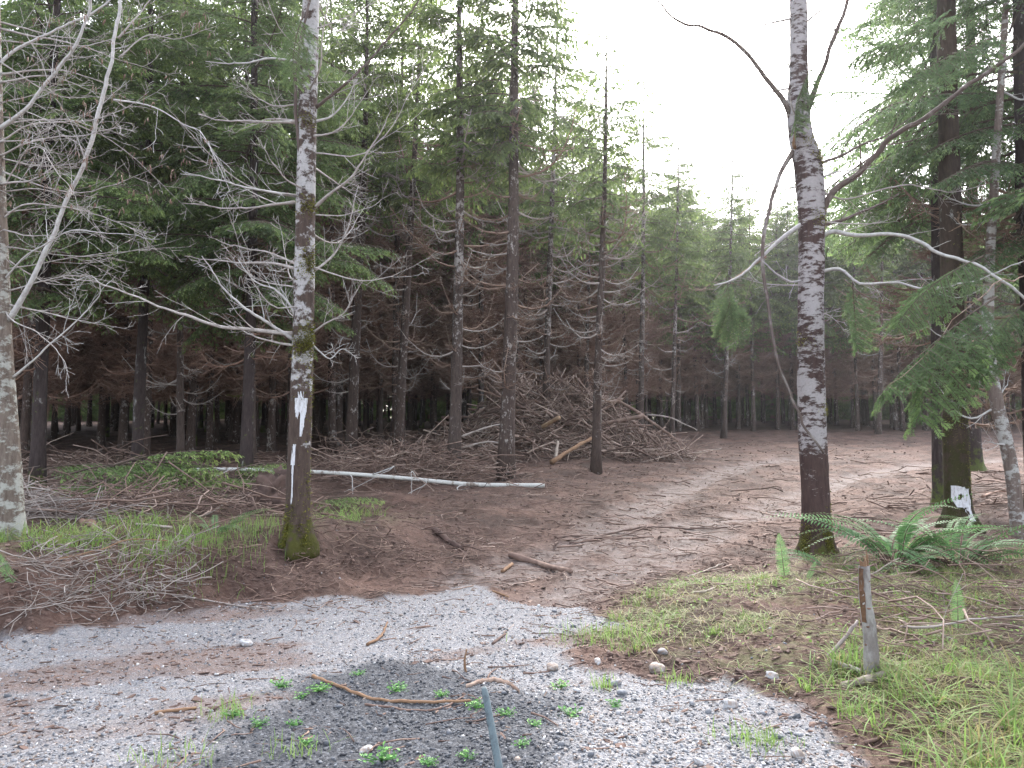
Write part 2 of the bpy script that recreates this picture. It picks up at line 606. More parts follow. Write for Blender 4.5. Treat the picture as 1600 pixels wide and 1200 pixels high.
def mat_ground():
    k = NT('ground_soil_and_gravel')
    v = k.coords((1, 1, 1), world_space=True)
    big = k.noise(v, 0.45, 4, 0.6)
    mid = k.noise(v, 3.2, 6, 0.7)
    fine = k.noise(v, 24, 6, 0.75)
    strands = k.noise(k.coords((1, 3.2, 1), world_space=True), 12, 5, 0.75)
    soil = k.ramp(mid, [(0.25, (0.038, 0.021, 0.016)), (0.5, (0.084, 0.047, 0.036)), (0.75, (0.135, 0.086, 0.069))])
    soil = k.mix(k.ramp(strands, [(0.42, 0.0), (0.62, 0.75)]), soil, (0.18, 0.12, 0.098))
    soil = k.mix(k.ramp(fine, [(0.34, 0.65), (0.5, 0.0)]), soil, (0.028, 0.018, 0.016))
    soil = k.mix(k.ramp(big, [(0.50, 0.0), (0.66, 0.4)]), soil, (0.135, 0.074, 0.053))
    soil = k.mix(1.0, soil, k.ramp(k.noise(v, 1.1, 5, 0.65), [(0.36, 0.46), (0.6, 1.06)]), 'MULTIPLY')
    # compacted wheel tracks
    trk = k.ramp(fine, [(0.3, (0.08, 0.056, 0.048)), (0.7, (0.205, 0.163, 0.147))])
    fl = k.vor(v, 34, 'Color')
    tg = k.mix(0.2, trk, k.ramp(fl, [(0.2, (0.10, 0.095, 0.095)), (0.8, (0.36, 0.35, 0.35))]))
    tm = k.math('MULTIPLY', k.attr('track'), k.ramp(mid, [(0.36, 0.1), (0.62, 0.9)]), True)
    col = k.mix(tm, soil, tg)
    # grey crushed gravel bed under the loose stones
    sc = k.vor(v, 62, 'Color')
    sc2 = k.vor(v, 120, 'Color')
    gcol = k.ramp(sc, [(0.1, (0.07, 0.07, 0.076)), (0.45, (0.19, 0.19, 0.203)), (0.7, (0.21, 0.178, 0.158)), (0.95, (0.38, 0.38, 0.398))])
    g2 = k.ramp(sc2, [(0.1, (0.08, 0.08, 0.085)), (0.9, (0.32, 0.32, 0.336))])
    gcol = k.mix(0.45, gcol, g2)
    mudf = k.math('MULTIPLY', k.attr('mud'), k.ramp(fine, [(0.36, 0.95), (0.62, 0.45)]))
    gcol = k.mix(mudf, gcol, k.ramp(mid, [(0.3, (0.085, 0.055, 0.045)), (0.7, (0.19, 0.13, 0.11))]))
    dcol = k.ramp(sc, [(0.1, (0.016, 0.017, 0.021)), (0.6, (0.043, 0.046, 0.054)), (0.95, (0.11, 0.116, 0.13))])
    gcol = k.mix(k.math('MULTIPLY', k.attr('dark'), 0.85), gcol, dcol)
    gm = k.math('ADD', k.math('MULTIPLY', k.attr('gravel'), 1.5), k.math('SUBTRACT', mid, 0.75), True)
    col = k.mix(gm, col, gcol)
    # mossy and leafy cast on the verges
    gr = k.math('MULTIPLY', k.attr('verge'), k.ramp(mid, [(0.45, 0.0), (0.62, 0.55)]))
    col = k.mix(gr, col, (0.085, 0.10, 0.035))
    vd = k.vor(v, 62, 'Distance')
    h = k.math('ADD', k.math('MULTIPLY', fine, 0.9), k.math('MULTIPLY', k.math('SUBTRACT', 1.0, vd), k.math('MULTIPLY', gm, 0.6)))
    h = k.math('ADD', h, k.math('MULTIPLY', strands, 0.5))
    return k.done(k.bsdf(col, 0.9, k.bump(h, 0.75, 0.03), 0.18))


MAT['ground'] = mat_ground()


# ------------------------------------------------------------------ ground sheet
def build_ground():
    fine = np.arange(-47, 47.001, 0.145)
    coarse = np.concatenate([np.arange(-180, -47, 3.5), fine, np.arange(48, 180, 3.5)])
    th = np.radians(coarse)
    r = [0.05]
    while r[-1] < 1.4: r.append(r[-1] * 1.25)
    while r[-1] < 52: r.append(r[-1] * 1.0065)
    while r[-1] < 900: r.append(r[-1] * 1.09)
    r = np.array(r)
    Rr, Th = np.meshgrid(r, th, indexing='ij')
    X = Rr * np.sin(Th); Y = Rr * np.cos(Th)
    Z = terrain(X, Y)
    V = np.stack([X, Y, Z], -1).reshape(-1, 3)
    nr, nt = X.shape
    idx = np.arange(nr * nt).reshape(nr, nt)
    nx = np.roll(idx, -1, axis=1)
    Q = np.stack([idx[:-1], idx[1:], nx[1:], nx[:-1]], -1).reshape(-1, 4)
    m = MB(); m.add(V, Q)
    m.add([[0, 0, float(terrain(0, 0))]], None, None)
    c = m.n - 1
    m.t.append(np.stack([np.full(nt, c), idx[0], nx[0]], -1))
    o = m.build('ground', MAT['ground'])
    me = o.data
    x = V[:, 0]; y = V[:, 1]
    verge = np.clip(sstep(-0.3, 0.6, poly_sd(VERGE, x, y)) + sstep(0.7, 1.6, left_sd(x, y)) * (1 - sstep(11, 15, y)), 0, 1)
    for nm, arr in (('gravel', gravel_mask(x, y)), ('dark', dark_mask(x, y)), ('track', track_mask(x, y)), ('verge', verge), ('mud', mud_mask(x, y))):
        a = me.attributes.new(nm, 'FLOAT', 'POINT')
        a.data.foreach_set('value', np.append(arr, 0).astype(np.float32))
    tag(o, kind='structure')
    return o


build_ground()

# ------------------------------------------------------------------ scatter on the ground
PHI = (1 + 5 ** 0.5) / 2
ICO_V = unit(np.array([(-1, PHI, 0), (1, PHI, 0), (-1, -PHI, 0), (1, -PHI, 0), (0, -1, PHI), (0, 1, PHI), (0, -1, -PHI), (0, 1, -PHI), (PHI, 0, -1), (PHI, 0, 1), (-PHI, 0, -1), (-PHI, 0, 1)], float))
ICO_F = np.array([(0, 11, 5), (0, 5, 1), (0, 1, 7), (0, 7, 10), (0, 10, 11), (1, 5, 9), (5, 11, 4), (11, 10, 2), (10, 7, 6), (7, 1, 8), (3, 9, 4), (3, 4, 2), (3, 2, 6), (3, 6, 8), (3, 8, 9), (4, 9, 5), (2, 4, 11), (6, 2, 10), (8, 6, 7), (9, 8, 1)])


def ico_sub(n):
    V = ICO_V.copy(); Fc = ICO_F.copy()
    for _ in range(n):
        mid = {}; V = list(map(tuple, V)); out = []

        def mp(a, b):
            key = (min(a, b), max(a, b))
            if key not in mid:
                p = (np.array(V[a]) + np.array(V[b])); p /= np.linalg.norm(p)
                V.append(tuple(p)); mid[key] = len(V) - 1
            return mid[key]
        for a, b, c in Fc:
            ab, bc, ca = mp(a, b), mp(b, c), mp(c, a)
            out += [(a, ab, ca), (b, bc, ab), (c, ca, bc), (ab, bc, ca)]
        V = np.array(V); Fc = np.array(out)
    return V, Fc


def lumps(mb, pos, size, tint, rg, flat=0.65, jitter=0.22, sink=0.3):
    """many stones or clods at once"""
    M = len(pos)
    V = np.repeat(ICO_V[None], M, 0) * (1 + jitter * rg.uniform(-1, 1, (M, 12, 1)))
    ax = np.stack([rg.uniform(0.75, 1.3, M), rg.uniform(0.6, 1.0, M), flat * rg.uniform(0.7, 1.2, M)], -1)
    V = V * ax[:, None, :] * size[:, None, None]
    a = rg.uniform(0, 2 * PI, M); tl = rg.normal(0, 0.25, M)
    c, s = np.cos(a)[:, None], np.sin(a)[:, None]
    V[:, :, 2] = V[:, :, 2] + V[:, :, 0] * np.sin(tl)[:, None]
    x = V[:, :, 0] * c - V[:, :, 1] * s; y = V[:, :, 0] * s + V[:, :, 1] * c
    V = np.stack([x, y, V[:, :, 2]], -1)
    V = V + pos[:, None, :]
    V[:, :, 2] += (size * flat * (1 - 2 * sink) * 0.9)[:, None]
    T = (ICO_F[None] + (np.arange(M) * 12)[:, None, None]).reshape(-1, 3)
    mb.add(V.reshape(-1, 3), None, T, np.repeat(tint, 12))


def ground_points(n, rg, d0, d1, ang=40, power=1.0):
    """random ground positions, denser near the viewer"""
    r = d0 * (d1 / d0) ** (rg.uniform(0, 1, n) ** power)
    t = np.radians(rg.uniform(-ang, ang, n))
    return r * np.sin(t), r * np.cos(t)


# loose gravel
rg = np.random.default_rng(21)
x, y = ground_points(90000, rg, 2.6, 11.0)
keep = rg.uniform(0, 1, len(x)) < np.clip(gravel_mask(x, y) * (0.35 + 0.75 * sstep(-0.15, 0.15, fbm(x * 1.7, y * 1.7, 41, 3))) + 0.03, 0, 1) * (1 - 0.72 * mud_mask(x, y))
keep &= rg.uniform(0, 1, len(x)) < 0.85
x, y = x[keep], y[keep]
sz = 0.0048 + 0.0085 * rg.uniform(0, 1, len(x)) ** 2.2
big = rg.uniform(0, 1, len(x)) < 0.03
sz[big] *= rg.uniform(1.4, 2.3, big.sum())
dk = dark_mask(x, y)
tint = np.where(rg.uniform(0, 1, len(x)) < dk * 0.97, rg.uniform(0.0, 0.24, len(x)), np.clip(rg.normal(0.50, 0.24, len(x)), 0.05, 1.0))
m = MB(); lumps(m, np.stack([x, y, terrain(x, y)], -1), sz, tint, rg)
tag(m.build('gravel', MAT['stone']), 'grey and white loose gravel spread over the foreground', 'gravel', kind='stuff')

# clods and bark crumbs on the bare soil
rg = np.random.default_rng(22)
x, y = ground_points(30000, rg, 4.0, 40.0, 38, 0.8)
soilm = (1 - gravel_mask(x, y)) * (1 - 0.75 * track_mask(x, y)) * (1 - 0.85 * sstep(-0.2, 0.5, poly_sd(VERGE, x, y)))
keep = rg.uniform(0, 1, len(x)) < soilm * sstep(-0.25, 0.3, fbm(x * 0.8, y * 0.8, 43, 3))
x, y = x[keep], y[keep]
sz = (0.007 + 0.026 * rg.uniform(0, 1, len(x)) ** 3) * (0.8 + 0.02 * np.hypot(x, y))
m = MB(); lumps(m, np.stack([x, y, terrain(x, y)], -1), sz, rg.uniform(0, 0.55, len(x)), rg, 0.7, 0.35, 0.35)
tag(m.build('soil_clods', MAT['litter'], smooth=False), 'dark brown clods of churned soil over the clearing', 'soil', kind='stuff')


def rand_sticks(mb, pos, length, rad, rg, yaw=None, pitch=None, tint=None, bend=0.12, N=4, sides=4, lift=0.6):
    M = len(pos)
    yaw = rg.uniform(0, 2 * PI, M) if yaw is None else yaw
    pitch = rg.normal(0, 0.08, M) if pitch is None else pitch
    d = np.stack([np.cos(yaw) * np.cos(pitch), np.sin(yaw) * np.cos(pitch), np.sin(pitch)], -1)
    t = np.linspace(-0.5, 0.5, N)
    P = pos[:, None, :] + d[:, None, :] * (t[None, :] * length[:, None])[:, :, None]
    b = rg.normal(0, 1, (M, 3)) * np.array([1, 1, 0.5])
    P = P + b[:, None, :] * (bend * length[:, None] * (0.25 - t[None, :] ** 2) * 2)[:, :, None]
    P = P + rg.normal(0, 1, (M, N, 3)) * (0.018 * length)[:, None, None]
    P[:, :, 2] += (rad * lift)[:, None]
    Rr = rad[:, None] * np.linspace(1.0, 0.45, N)[None, :]
    V, Q, T = tubes(P, Rr, sides)
    tint = rg.uniform(0, 1, M) if tint is None else tint
    mb.add(V, Q, T, np.repeat(tint, N * sides))


# twig and needle litter
rg = np.random.default_rng(23)
x, y = ground_points(26000, rg, 3.0, 42.0, 38, 0.8)
w = (1 - 0.86 * gravel_mask(x, y)) * (1 - 0.7 * track_mask(x, y)) * (0.25 + sstep(-0.3, 0.35, fbm(x * 0.7, y * 0.7, 44, 3)))
keep = rg.uniform(0, 1, len(x)) < np.clip(w, 0, 1)
x, y = x[keep], y[keep]
L = 0.05 + 0.34 * rg.uniform(0, 1, len(x)) ** 2.6 * (0.7 + 0.03 * np.hypot(x, y))
rad = 0.0022 + 0.0045 * rg.uniform(0, 1, len(x)) ** 2 + L * 0.006
m = MB(); rand_sticks(m, np.stack([x, y, terrain(x, y)], -1), L, rad, rg, tint=np.clip(rg.normal(0.42, 0.22, len(x)), 0, 1))
tag(m.build('twig_litter', MAT['litter']), 'brown twigs and bark scraps littering the cleared soil', 'litter', kind='stuff')


# flat flakes of bark, mostly along the muddy streaks of the gravel
rg = np.random.default_rng(24)
x, y = ground_points(26000, rg, 3.0, 26.0, 38)
w = 0.10 + 0.9 * mud_mask(x, y) + 0.6 * (1 - gravel_mask(x, y))
k_ = rg.uniform(0, 1, len(x)) < np.clip(w, 0, 1) * (1 - 0.7 * dark_mask(x, y)) * 0.62
x, y = x[k_], y[k_]
n_c = len(x)
l_ = 0.008 + 0.036 * rg.uniform(0, 1, n_c) ** 3.5; wd_ = l_ * rg.uniform(0.2, 0.55, n_c)
a_ = rg.normal(0.35, 0.7, n_c)
d_ = np.stack([np.cos(a_), np.sin(a_), rg.normal(0, 0.12, n_c)], -1); e_ = np.stack([-np.sin(a_), np.cos(a_), rg.normal(0, 0.2, n_c)], -1)
c_ = np.stack([x, y, terrain(x, y) + 0.006], -1)
cor = [(-1, -.7), (-.3, -1.), (.9, -.6), (1., .3), (.4, 1.), (-.8, .8)]
top_ = np.stack([c_ + d_ * (l_ * p)[:, None] + e_ * (wd_ * q)[:, None] for p, q in cor], 1)
top_ += rg.normal(0, 0.12, top_.shape) * wd_[:, None, None]
bot_ = top_ - np.array([0, 0, 0.007])
V = np.concatenate([top_, bot_], 1)
b = np.arange(n_c) * 12
Q = [np.stack([b, b + 1, b + 2, b + 3], -1), np.stack([b, b + 3, b + 4, b + 5], -1)] + [np.stack([b + i, b + 6 + i, b + 6 + (i + 1) % 6, b + (i + 1) % 6], -1) for i in range(6)]
m = MB(); m.add(V.reshape(-1, 3), np.concatenate(Q), None, np.repeat(np.clip(rg.normal(0.30, 0.2, n_c), 0, 1), 12))
tag(m.build('bark_chips', MAT['litter'], smooth=False), 'reddish brown bark chips strewn over the gravel and soil', 'bark', kind='stuff')


# ------------------------------------------------------------------ conifer pieces
def diamonds(mb, p, d, l, w, rg, tint, up=None):
    """leaf-sized pointed faces: start p, direction d, length l, width w"""
    M = len(p)
    rnd = rg.normal(0, 1, (M, 3)) * 0.5 + (np.array([0, 0, 1.0]) if up is None else up)
    n = unit(np.cross(d, rnd))
    mid = p + d * (l * 0.45)[:, None]
    V = np.stack([p, mid + n * (w * 0.5)[:, None], p + d * l[:, None], mid - n * (w * 0.5)[:, None]], 1)
    V[:, 2, 2] -= l * 0.12
    Q = np.arange(M * 4).reshape(M, 4)
    mb.add(V.reshape(-1, 3), Q, None, np.repeat(tint, 4))


def live_branch(seed, L, lod=0, droop=0.35, rise=0.1, sparse=1.0):
    """one fir branch along +X: twig tubes, and sprays of needles. lod 0 far, 1 middle, 2 near (single needles)"""
    rg = np.random.default_rng(seed)
    fo = MB(); wd = MB()
    N = 9
    s = np.linspace(0, 1, N)
    ax = np.stack([s * L * (1 - 0.1 * droop * s), 0.06 * L * np.sin(s * 3 + seed), L * (rise * s - droop * s ** 1.8)], -1)
    r0 = (0.008 + 0.007 * L) * (0.5 if lod == 2 else 0.8)
    V, Q, T = tubes(ax[None], (r0 * (1 - 0.8 * s))[None], 4 if lod else 3)
    wd.add(V, Q, T, 0.45)
    axf = lambda u: np.stack([np.interp(u, s, ax[:, k]) for k in range(3)], -1)
    step = {0: 0.085, 1: 0.07, 2: 0.046}[lod] / sparse
    ns = max(4, int(L / step))
    u = np.linspace(0.14, 0.985, ns) + rg.uniform(-0.01, 0.01, ns)
    side = np.where(np.arange(ns) % 2 == 0, 1.0, -1.0)
    l2 = (0.36 * L * (1 - u) ** 0.75 * np.clip(u * 3.2, 0.35, 1) + 0.08) * rg.uniform(0.6, 1.15, ns)
    ang = np.radians(rg.uniform(42, 68, ns))
    fwd = unit(np.gradient(ax, axis=0))
    fw = np.stack([np.interp(u, s, fwd[:, k]) for k in range(3)], -1)
    lat = np.array([0, 1.0, 0])
    d2 = unit(fw * np.cos(ang)[:, None] + lat * (np.sin(ang) * side)[:, None] + np.array([0, 0, -1.0]) * rg.uniform(0.05, 0.38, ns)[:, None])
    p2 = axf(u)
    S2 = 5
    t2 = np.linspace(0, 1, S2)
    P2 = p2[:, None] + d2[:, None] * (l2[:, None] * t2[None])[:, :, None]
    P2[:, :, 2] -= (l2[:, None] * 0.28 * t2[None] ** 2)
    V, Q, T = tubes(P2, np.repeat((0.0035 * (1 - 0.6 * t2))[None], ns, 0) * (1 + 0.4 * L), 3, False)
    wd.add(V, Q, T, 0.5)
    # third order twigs
    tp, td, tl, tt = [], [], [], []
    st3 = {0: 0.060, 1: 0.045, 2: 0.042}[lod]
    for i in range(ns):
        n3 = max(2, int(l2[i] / st3))
        v = np.linspace(0.12, 1.0, n3)
        pp = np.stack([np.interp(v, t2, P2[i, :, k]) for k in range(3)], -1)
        sd = np.where(np.arange(n3) % 2 == 0, 1.0, -1.0)
        tang = unit(P2[i, -1] - P2[i, 0])
        la = unit(np.cross(np.array([0, 0, 1.0]), tang))
        a3 = np.radians(rg.uniform(30, 60, n3)) * (1 - 0.75 * (v > 0.93))
        dd = unit(tang * np.cos(a3)[:, None] + la * (np.sin(a3) * sd)[:, None] + np.array([0, 0, -1.0]) * rg.uniform(0.0, 0.45, n3)[:, None])
        tp.append(pp); td.append(dd); tl.append((0.07 + 0.10 * (1 - v)) * rg.uniform(0.7, 1.25, n3) * (0.75 + 0.25 * min(L, 2)))
        tt.append(np.clip(0.30 + 0.35 * v * u[i] + rg.normal(0, 0.13, n3) + 0.22 * (v > 0.93), 0, 1))
    p, d, l, tn = np.concatenate(tp), np.concatenate(td), np.concatenate(tl), np.concatenate(tt)
    if lod == 0:
        diamonds(fo, p, d, l * 1.6, np.full(len(p), 0.062) * rg.uniform(0.7, 1.3, len(p)), rg, tn)
    elif lod == 1:
        # feathered twig: a few slivers either side
        for f, sgn in ((0.0, 1), (0.2, -1), (0.4, 1), (0.6, -1), (0.78, 0)):
            pp = p + d * (l * f)[:, None]
            la = unit(np.cross(np.array([0, 0, 1.0]) + rg.normal(0, 0.4, (len(p), 3)), d))
            dd = unit(d + la * (0.62 * sgn))
            diamonds(fo, pp, dd, rg.uniform(0.050, 0.080, len(p)), np.full(len(p), 0.024), rg, np.clip(tn + rg.normal(0, 0.06, len(p)), 0, 1))
    else:
        # single needles in two ranks on every twig
        segs = [(p, d, l, tn)]
        t_mid = 0.5 * (P2[:, :-1] + P2[:, 1:])
        segs.append((P2[:, :-1].reshape(-1, 3), unit(P2[:, 1:] - P2[:, :-1]).reshape(-1, 3), np.repeat(l2 / (S2 - 1), S2 - 1), np.repeat(np.clip(0.35 + 0.3 * u, 0, 1), S2 - 1)))
        for p_, d_, l_, t_ in segs:
            nn = 19
            for j in range(nn):
                for sgn in (-1, 1):
                    f = (j + rg.uniform(0, 1, len(p_))) / nn
                    la = unit(np.cross(np.array([0, 0, 1.0]) + rg.normal(0, 0.35, (len(p_), 3)), d_))
                    pp = p_ + d_ * (l_ * f)[:, None]
                    dd = unit(d_ * 0.75 + la * sgn + np.array([0, 0, 0.15]))
                    nl = rg.uniform(0.018, 0.030, len(p_))
                    up = rg.normal(0, 1, (len(p_), 3))
                    diamonds(fo, pp, dd, nl, np.full(len(p_), 0.0062), rg, np.clip(t_ + rg.normal(0, 0.07, len(p_)), 0, 1), up)
        V, Q, T = tubes(np.stack([p, p + d * (l * 0.5)[:, None], p + d * l[:, None]], 1), np.repeat(np.array([[0.0022, 0.0016, 0.001]]), len(p), 0), 3, False)
        wd.add(V, Q, T, 0.55)
    return fo.arrays(), wd.arrays()


def dead_branch(seed, L, dense=1.0, sag=0.18, lift=0.35, r0=0.010, thick=1.0):
    """bare dead limb along +X that sags and turns up at the tip, with its twigs"""
    rg = np.random.default_rng(seed)
    mb = MB()
    N = 8
    s = np.linspace(0, 1, N)
    z = L * (-sag * 2.2 * s + (sag * 2.2 + lift * 0.5) * s ** 2.1)
    ax = np.stack([L * s * (1 - 0.12 * s), L * 0.10 * np.sin(2.4 * s + seed) * s, z], -1) + rg.normal(0, 0.008 * L, (N, 3)) * s[:, None]
    V, Q, T = tubes(ax[None], (thick * (r0 * (1 - 0.78 * s)))[None], 4)
    mb.add(V, Q, T, np.repeat(np.clip(0.45 + 0.35 * rg.uniform() * s, 0, 1), 4))
    nt = int(12 * L * dense)
    P, Rr = [], []
    M = 5
    tt = np.linspace(0, 1, M)
    for i in range(nt):
        u = rg.uniform(0.18, 0.98)
        p = np.array([np.interp(u, s, ax[:, k]) for k in range(3)])
        a = rg.uniform(35, 70) * (1 if i % 2 else -1)
        d = unit(np.array([math.cos(R(a)), math.sin(R(a)), rg.normal(-0.1, 0.35)]))
        l = rg.uniform(0.2, 0.62) * L * 0.55 * (1.15 - u)+0.06
        pts = p + d * (l * tt)[:, None] + np.array([0, 0, 1]) * (l * rg.normal(0.05, 0.22) * tt ** 2)[:, None] + rg.normal(0, 0.02 * l, (M, 3)) * tt[:, None]
        P.append(pts); Rr.append(thick * 0.0042 * (1 - 0.6 * tt) * rg.uniform(0.7, 1.3))
        for j in range(rg.integers(1, 4)):
            v = rg.uniform(0.25, 0.9)
            q = p + d * l * v
            d3 = unit(d + rg.normal(0, 0.65, 3))
            l3 = l * rg.uniform(0.25, 0.5)
            P.append(q + d3 * (l3 * tt)[:, None]); Rr.append(thick * 0.0028 * (1 - 0.5 * tt))
    if P:
        V, Q, T = tubes(np.array(P), np.array(Rr), 3, False)
        mb.add(V, Q, T, np.repeat(np.clip(rg.normal(0.42, 0.2, len(P)), 0, 1), M * 3))
    return mb.arrays()


LIVE = {}
for lod, lens in ((0, (0.7, 1.2, 1.8, 2.4)), (1, (0.8, 1.4, 2.2, 3.0))):
    LIVE[lod] = [[live_branch(100 * lod + 10 * i + j, Lb, lod, droop=0.26 + 0.07 * j, rise=0.22 - 0.06 * j) for j in range(3)] for i, Lb in enumerate(lens)]
LENS = {0: (0.7, 1.2, 1.8, 2.4), 1: (0.8, 1.4, 2.2, 3.0)}
DEAD = [dead_branch(300 + i, L_, 1.7, sg, lf, 0.013, 1.75) for i, (L_, sg, lf) in enumerate([(0.9, 0.1, 0.3), (1.3, 0.22, 0.45), (1.7, 0.24, 0.55), (1.5, 0.16, 0.2), (2.0, 0.26, 0.6), (1.1, 0.05, 0.1)])]


def put_branch(fo, wd, rg, lod, L, pos, yaw, pitch):
    k = int(np.argmin([abs(L - q) for q in LENS[lod]]))
    f, w = LIVE[lod][k][rg.integers(0, 3)]
    sc = L / LENS[lod][k]
    mt = rotz(yaw) @ roty(-pitch) @ rotx(rg.normal(0, 0.15))
    fo.add_arrays(f, mt, sc, pos, rg.normal(0, 0.07))
    wd.add_arrays(w, mt, sc, pos)


def make_conifer(seed, H, cb, Lmax, r0, lod=0, dead_from=2.4, dead_n=60, dead_L=1.0, keep=0.88, wob=0.10, sides=10, dead_mat='dead_dark'):
    """returns trunk mesh builder pieces for a plantation fir"""
    rg = np.random.default_rng(seed)
    N = 14
    zz = np.linspace(-0.25, H, N)
    cx = wob * np.sin(zz * 0.35 + seed) * (zz / H); cyy = wob * np.cos(zz * 0.28 + seed * 2) * (zz / H)
    path = np.stack([cx, cyy, zz], -1)
    t = np.clip(zz / H, 0, 1)
    rad = r0 * (1 - t) ** 0.8 * (1 + 0.5 * np.exp(-np.clip(zz, 0, None) / 0.22)) + 0.006
    tr = MB()
    V, Q, T = tubes(path[None], rad[None], sides)
    V = V + 0.06 * r0 * rg.normal(0, 1, V.shape) * np.array([1, 1, 0])
    tr.add(V, Q, T)
    ctr = lambda z: np.array([np.interp(z, zz, cx), np.interp(z, zz, cyy), z])
    fo, wd = MB(), MB()
    z = cb
    while z < H - 0.15:
        f = (z - cb) / (H - cb)
        nb = rg.integers(4, 7)
        a0 = rg.uniform(0, 2 * PI)
        for b in range(nb):
            if rg.uniform() > keep: continue
            L = Lmax * (1 - f) ** 0.58 * (0.55 + 0.45 * min(1, (f + 0.08) * 5)) * rg.uniform(0.6, 1.12) + 0.15
            zb = z + rg.uniform(-0.16, 0.16)
            put_branch(fo, wd, rg, lod, L, ctr(zb), a0 + b * 2 * PI / nb + rg.normal(0, 0.25), -0.16 + 0.75 * f ** 1.2 + rg.normal(0, 0.13))
        z += rg.uniform(0.30, 0.46)
    dd = MB()
    for i in range(dead_n):
        zb = dead_from + (cb + 1.0 - dead_from) * rg.uniform() ** 0.8
        arr = DEAD[rg.integers(0, len(DEAD))]
        mt = rotz(rg.uniform(0, 2 * PI)) @ roty(-rg.normal(0.0, 0.18)) @ rotx(rg.normal(0, 0.3))
        dd.add_arrays(arr, mt, dead_L * rg.uniform(0.65, 1.15), ctr(zb), rg.normal(0, 0.1))
    return tr, fo, wd, dd, path, rad


def conifer_meshes(name, bark, **kw):
    tr, fo, wd, dd, path, rad = make_conifer(**kw)
    # crown wood goes with the crown mesh in its own material slot
    me_t = tr.mesh('trunk', bark)
    cm = MB(); cm.add_arrays(fo.arrays()); nf = len(fo.arrays()[1])
    me_c = fo.mesh('crown', MAT['needle'], smooth=False)
    me_w = wd.mesh('limbs', MAT[kw.get('dead_mat', 'dead_dark')])
    me_d = dd.mesh('dead_twigs', MAT[kw.get('dead_mat', 'dead_dark')])
    return me_t, me_c, me_w, me_d


def merge_meshes_with_two_mats(fo, wd, m1, m2, name):
    mb = MB(); mb.add_arrays(fo.arrays()); nq = len(fo.arrays()[1]); nt = len(fo.arrays()[2])
    mb2 = MB()
    Vf, Qf, Tf, Af = fo.arrays(); Vw, Qw, Tw, Aw = wd.arrays()
    mb2.add(np.concatenate([Vf, Vw]), np.concatenate([Qf, Qw + len(Vf)]), np.concatenate([Tf, Tw + len(Vf)]), np.concatenate([Af, Aw]))
    me = mb2.mesh(name, m1, False)
    me.materials.append(m2)
    mi = np.concatenate([np.zeros(len(Qf)), np.ones(len(Qw)), np.zeros(len(Tf)), np.ones(len(Tw))]).astype(np.int32)
    me.polygons.foreach_set('material_index', mi)
    return me


def variant(seed, H, cb, Lmax, r0, bark, leaf='needle', dead_mat='dead_dark', **kw):
    tr, fo, wd, dd, path, rad = make_conifer(seed, H, cb, Lmax, r0, **kw)
    return dict(trunk=tr.mesh('trunk', MAT[bark]), crown=merge_meshes_with_two_mats(fo, wd, MAT[leaf], MAT['bough_wood'], 'crown'),
                dead=dd.mesh('dead_branches', MAT[dead_mat]) if dd.n else None, H=H, cb=cb, path=path, rad=rad)


def place_tree(name, var, loc, yaw, scale=1.0, lean=(0, 0), trunk_scale=None):
    o = empty(name, loc)
    o.rotation_euler = (lean[1], lean[0], yaw)
    # lean is applied in the world frame: x-lean then y-lean after the yaw
    o.rotation_mode = 'QUATERNION'
    q = (Matrix.Rotation(lean[0], 4, 'Y') @ Matrix.Rotation(-lean[1], 4, 'X') @ Matrix.Rotation(yaw, 4, 'Z')).to_quaternion()
    o.rotation_quaternion = q
    o.scale = (scale,) * 3
    t = link('trunk', var['trunk'], o)
    c = link('crown', var['crown'], o)
    if var['dead'] is not None:
        d = link('dead_branches', var['dead'], o)
        d['kind'] = 'stuff'
    return o


# ------------------------------------------------------------------ the forest
FOREST_EDGE = [(-60, 19.5), (-14, 19.5), (-9.5, 20.5), (-5, 24.5), (-1.7, 27.5), (0.5, 29), (3.0, 33), (5.8, 35.5), (9.2, 43), (13, 47.5), (60, 47.5), (60, 120), (-60, 120)]
V_IN = [variant(500 + i, H, cb, Lm, r, bark, dead_from=2.1, dead_n=150, dead_L=1.2, sides=8) for i, (H, cb, Lm, r, bark) in enumerate([
    (16.4, 8.0, 2.3, 0.115, 'fir_brown'), (17.2, 8.6, 2.4, 0.13, 'fir_brown'), (15.6, 7.4, 2.2, 0.095, 'fir_grey'), (16.8, 8.2, 2.5, 0.11, 'fir_brown'), (16.0, 7.9, 2.3, 0.105, 'dark_bark')])]
V_ROW = [variant(600 + i, H, cb, Lm, r, bark, dead_n=0, lod=0, keep=0.9, sides=12, dead_mat='dead') for i, (H, cb, Lm, r, bark) in enumerate([
    (17.0, 8.0, 2.1, 0.15, 'fir_grey'), (17.6, 8.4, 2.2, 0.185, 'fir_brown'), (12.6, 6.9, 1.5, 0.125, 'fir_brown'), (16.6, 7.8, 2.0, 0.13, 'fir_grey')])]
V_LOW = [variant(650 + i, H, cb, Lm, r, 'dark_bark', leaf='needle_low', lod=1, dead_from=2.6, dead_n=26, keep=0.92, sides=12) for i, (H, cb, Lm, r) in enumerate([(16.5, 4.3, 3.4, 0.135), (16.0, 5.0, 3.1, 0.125)])]

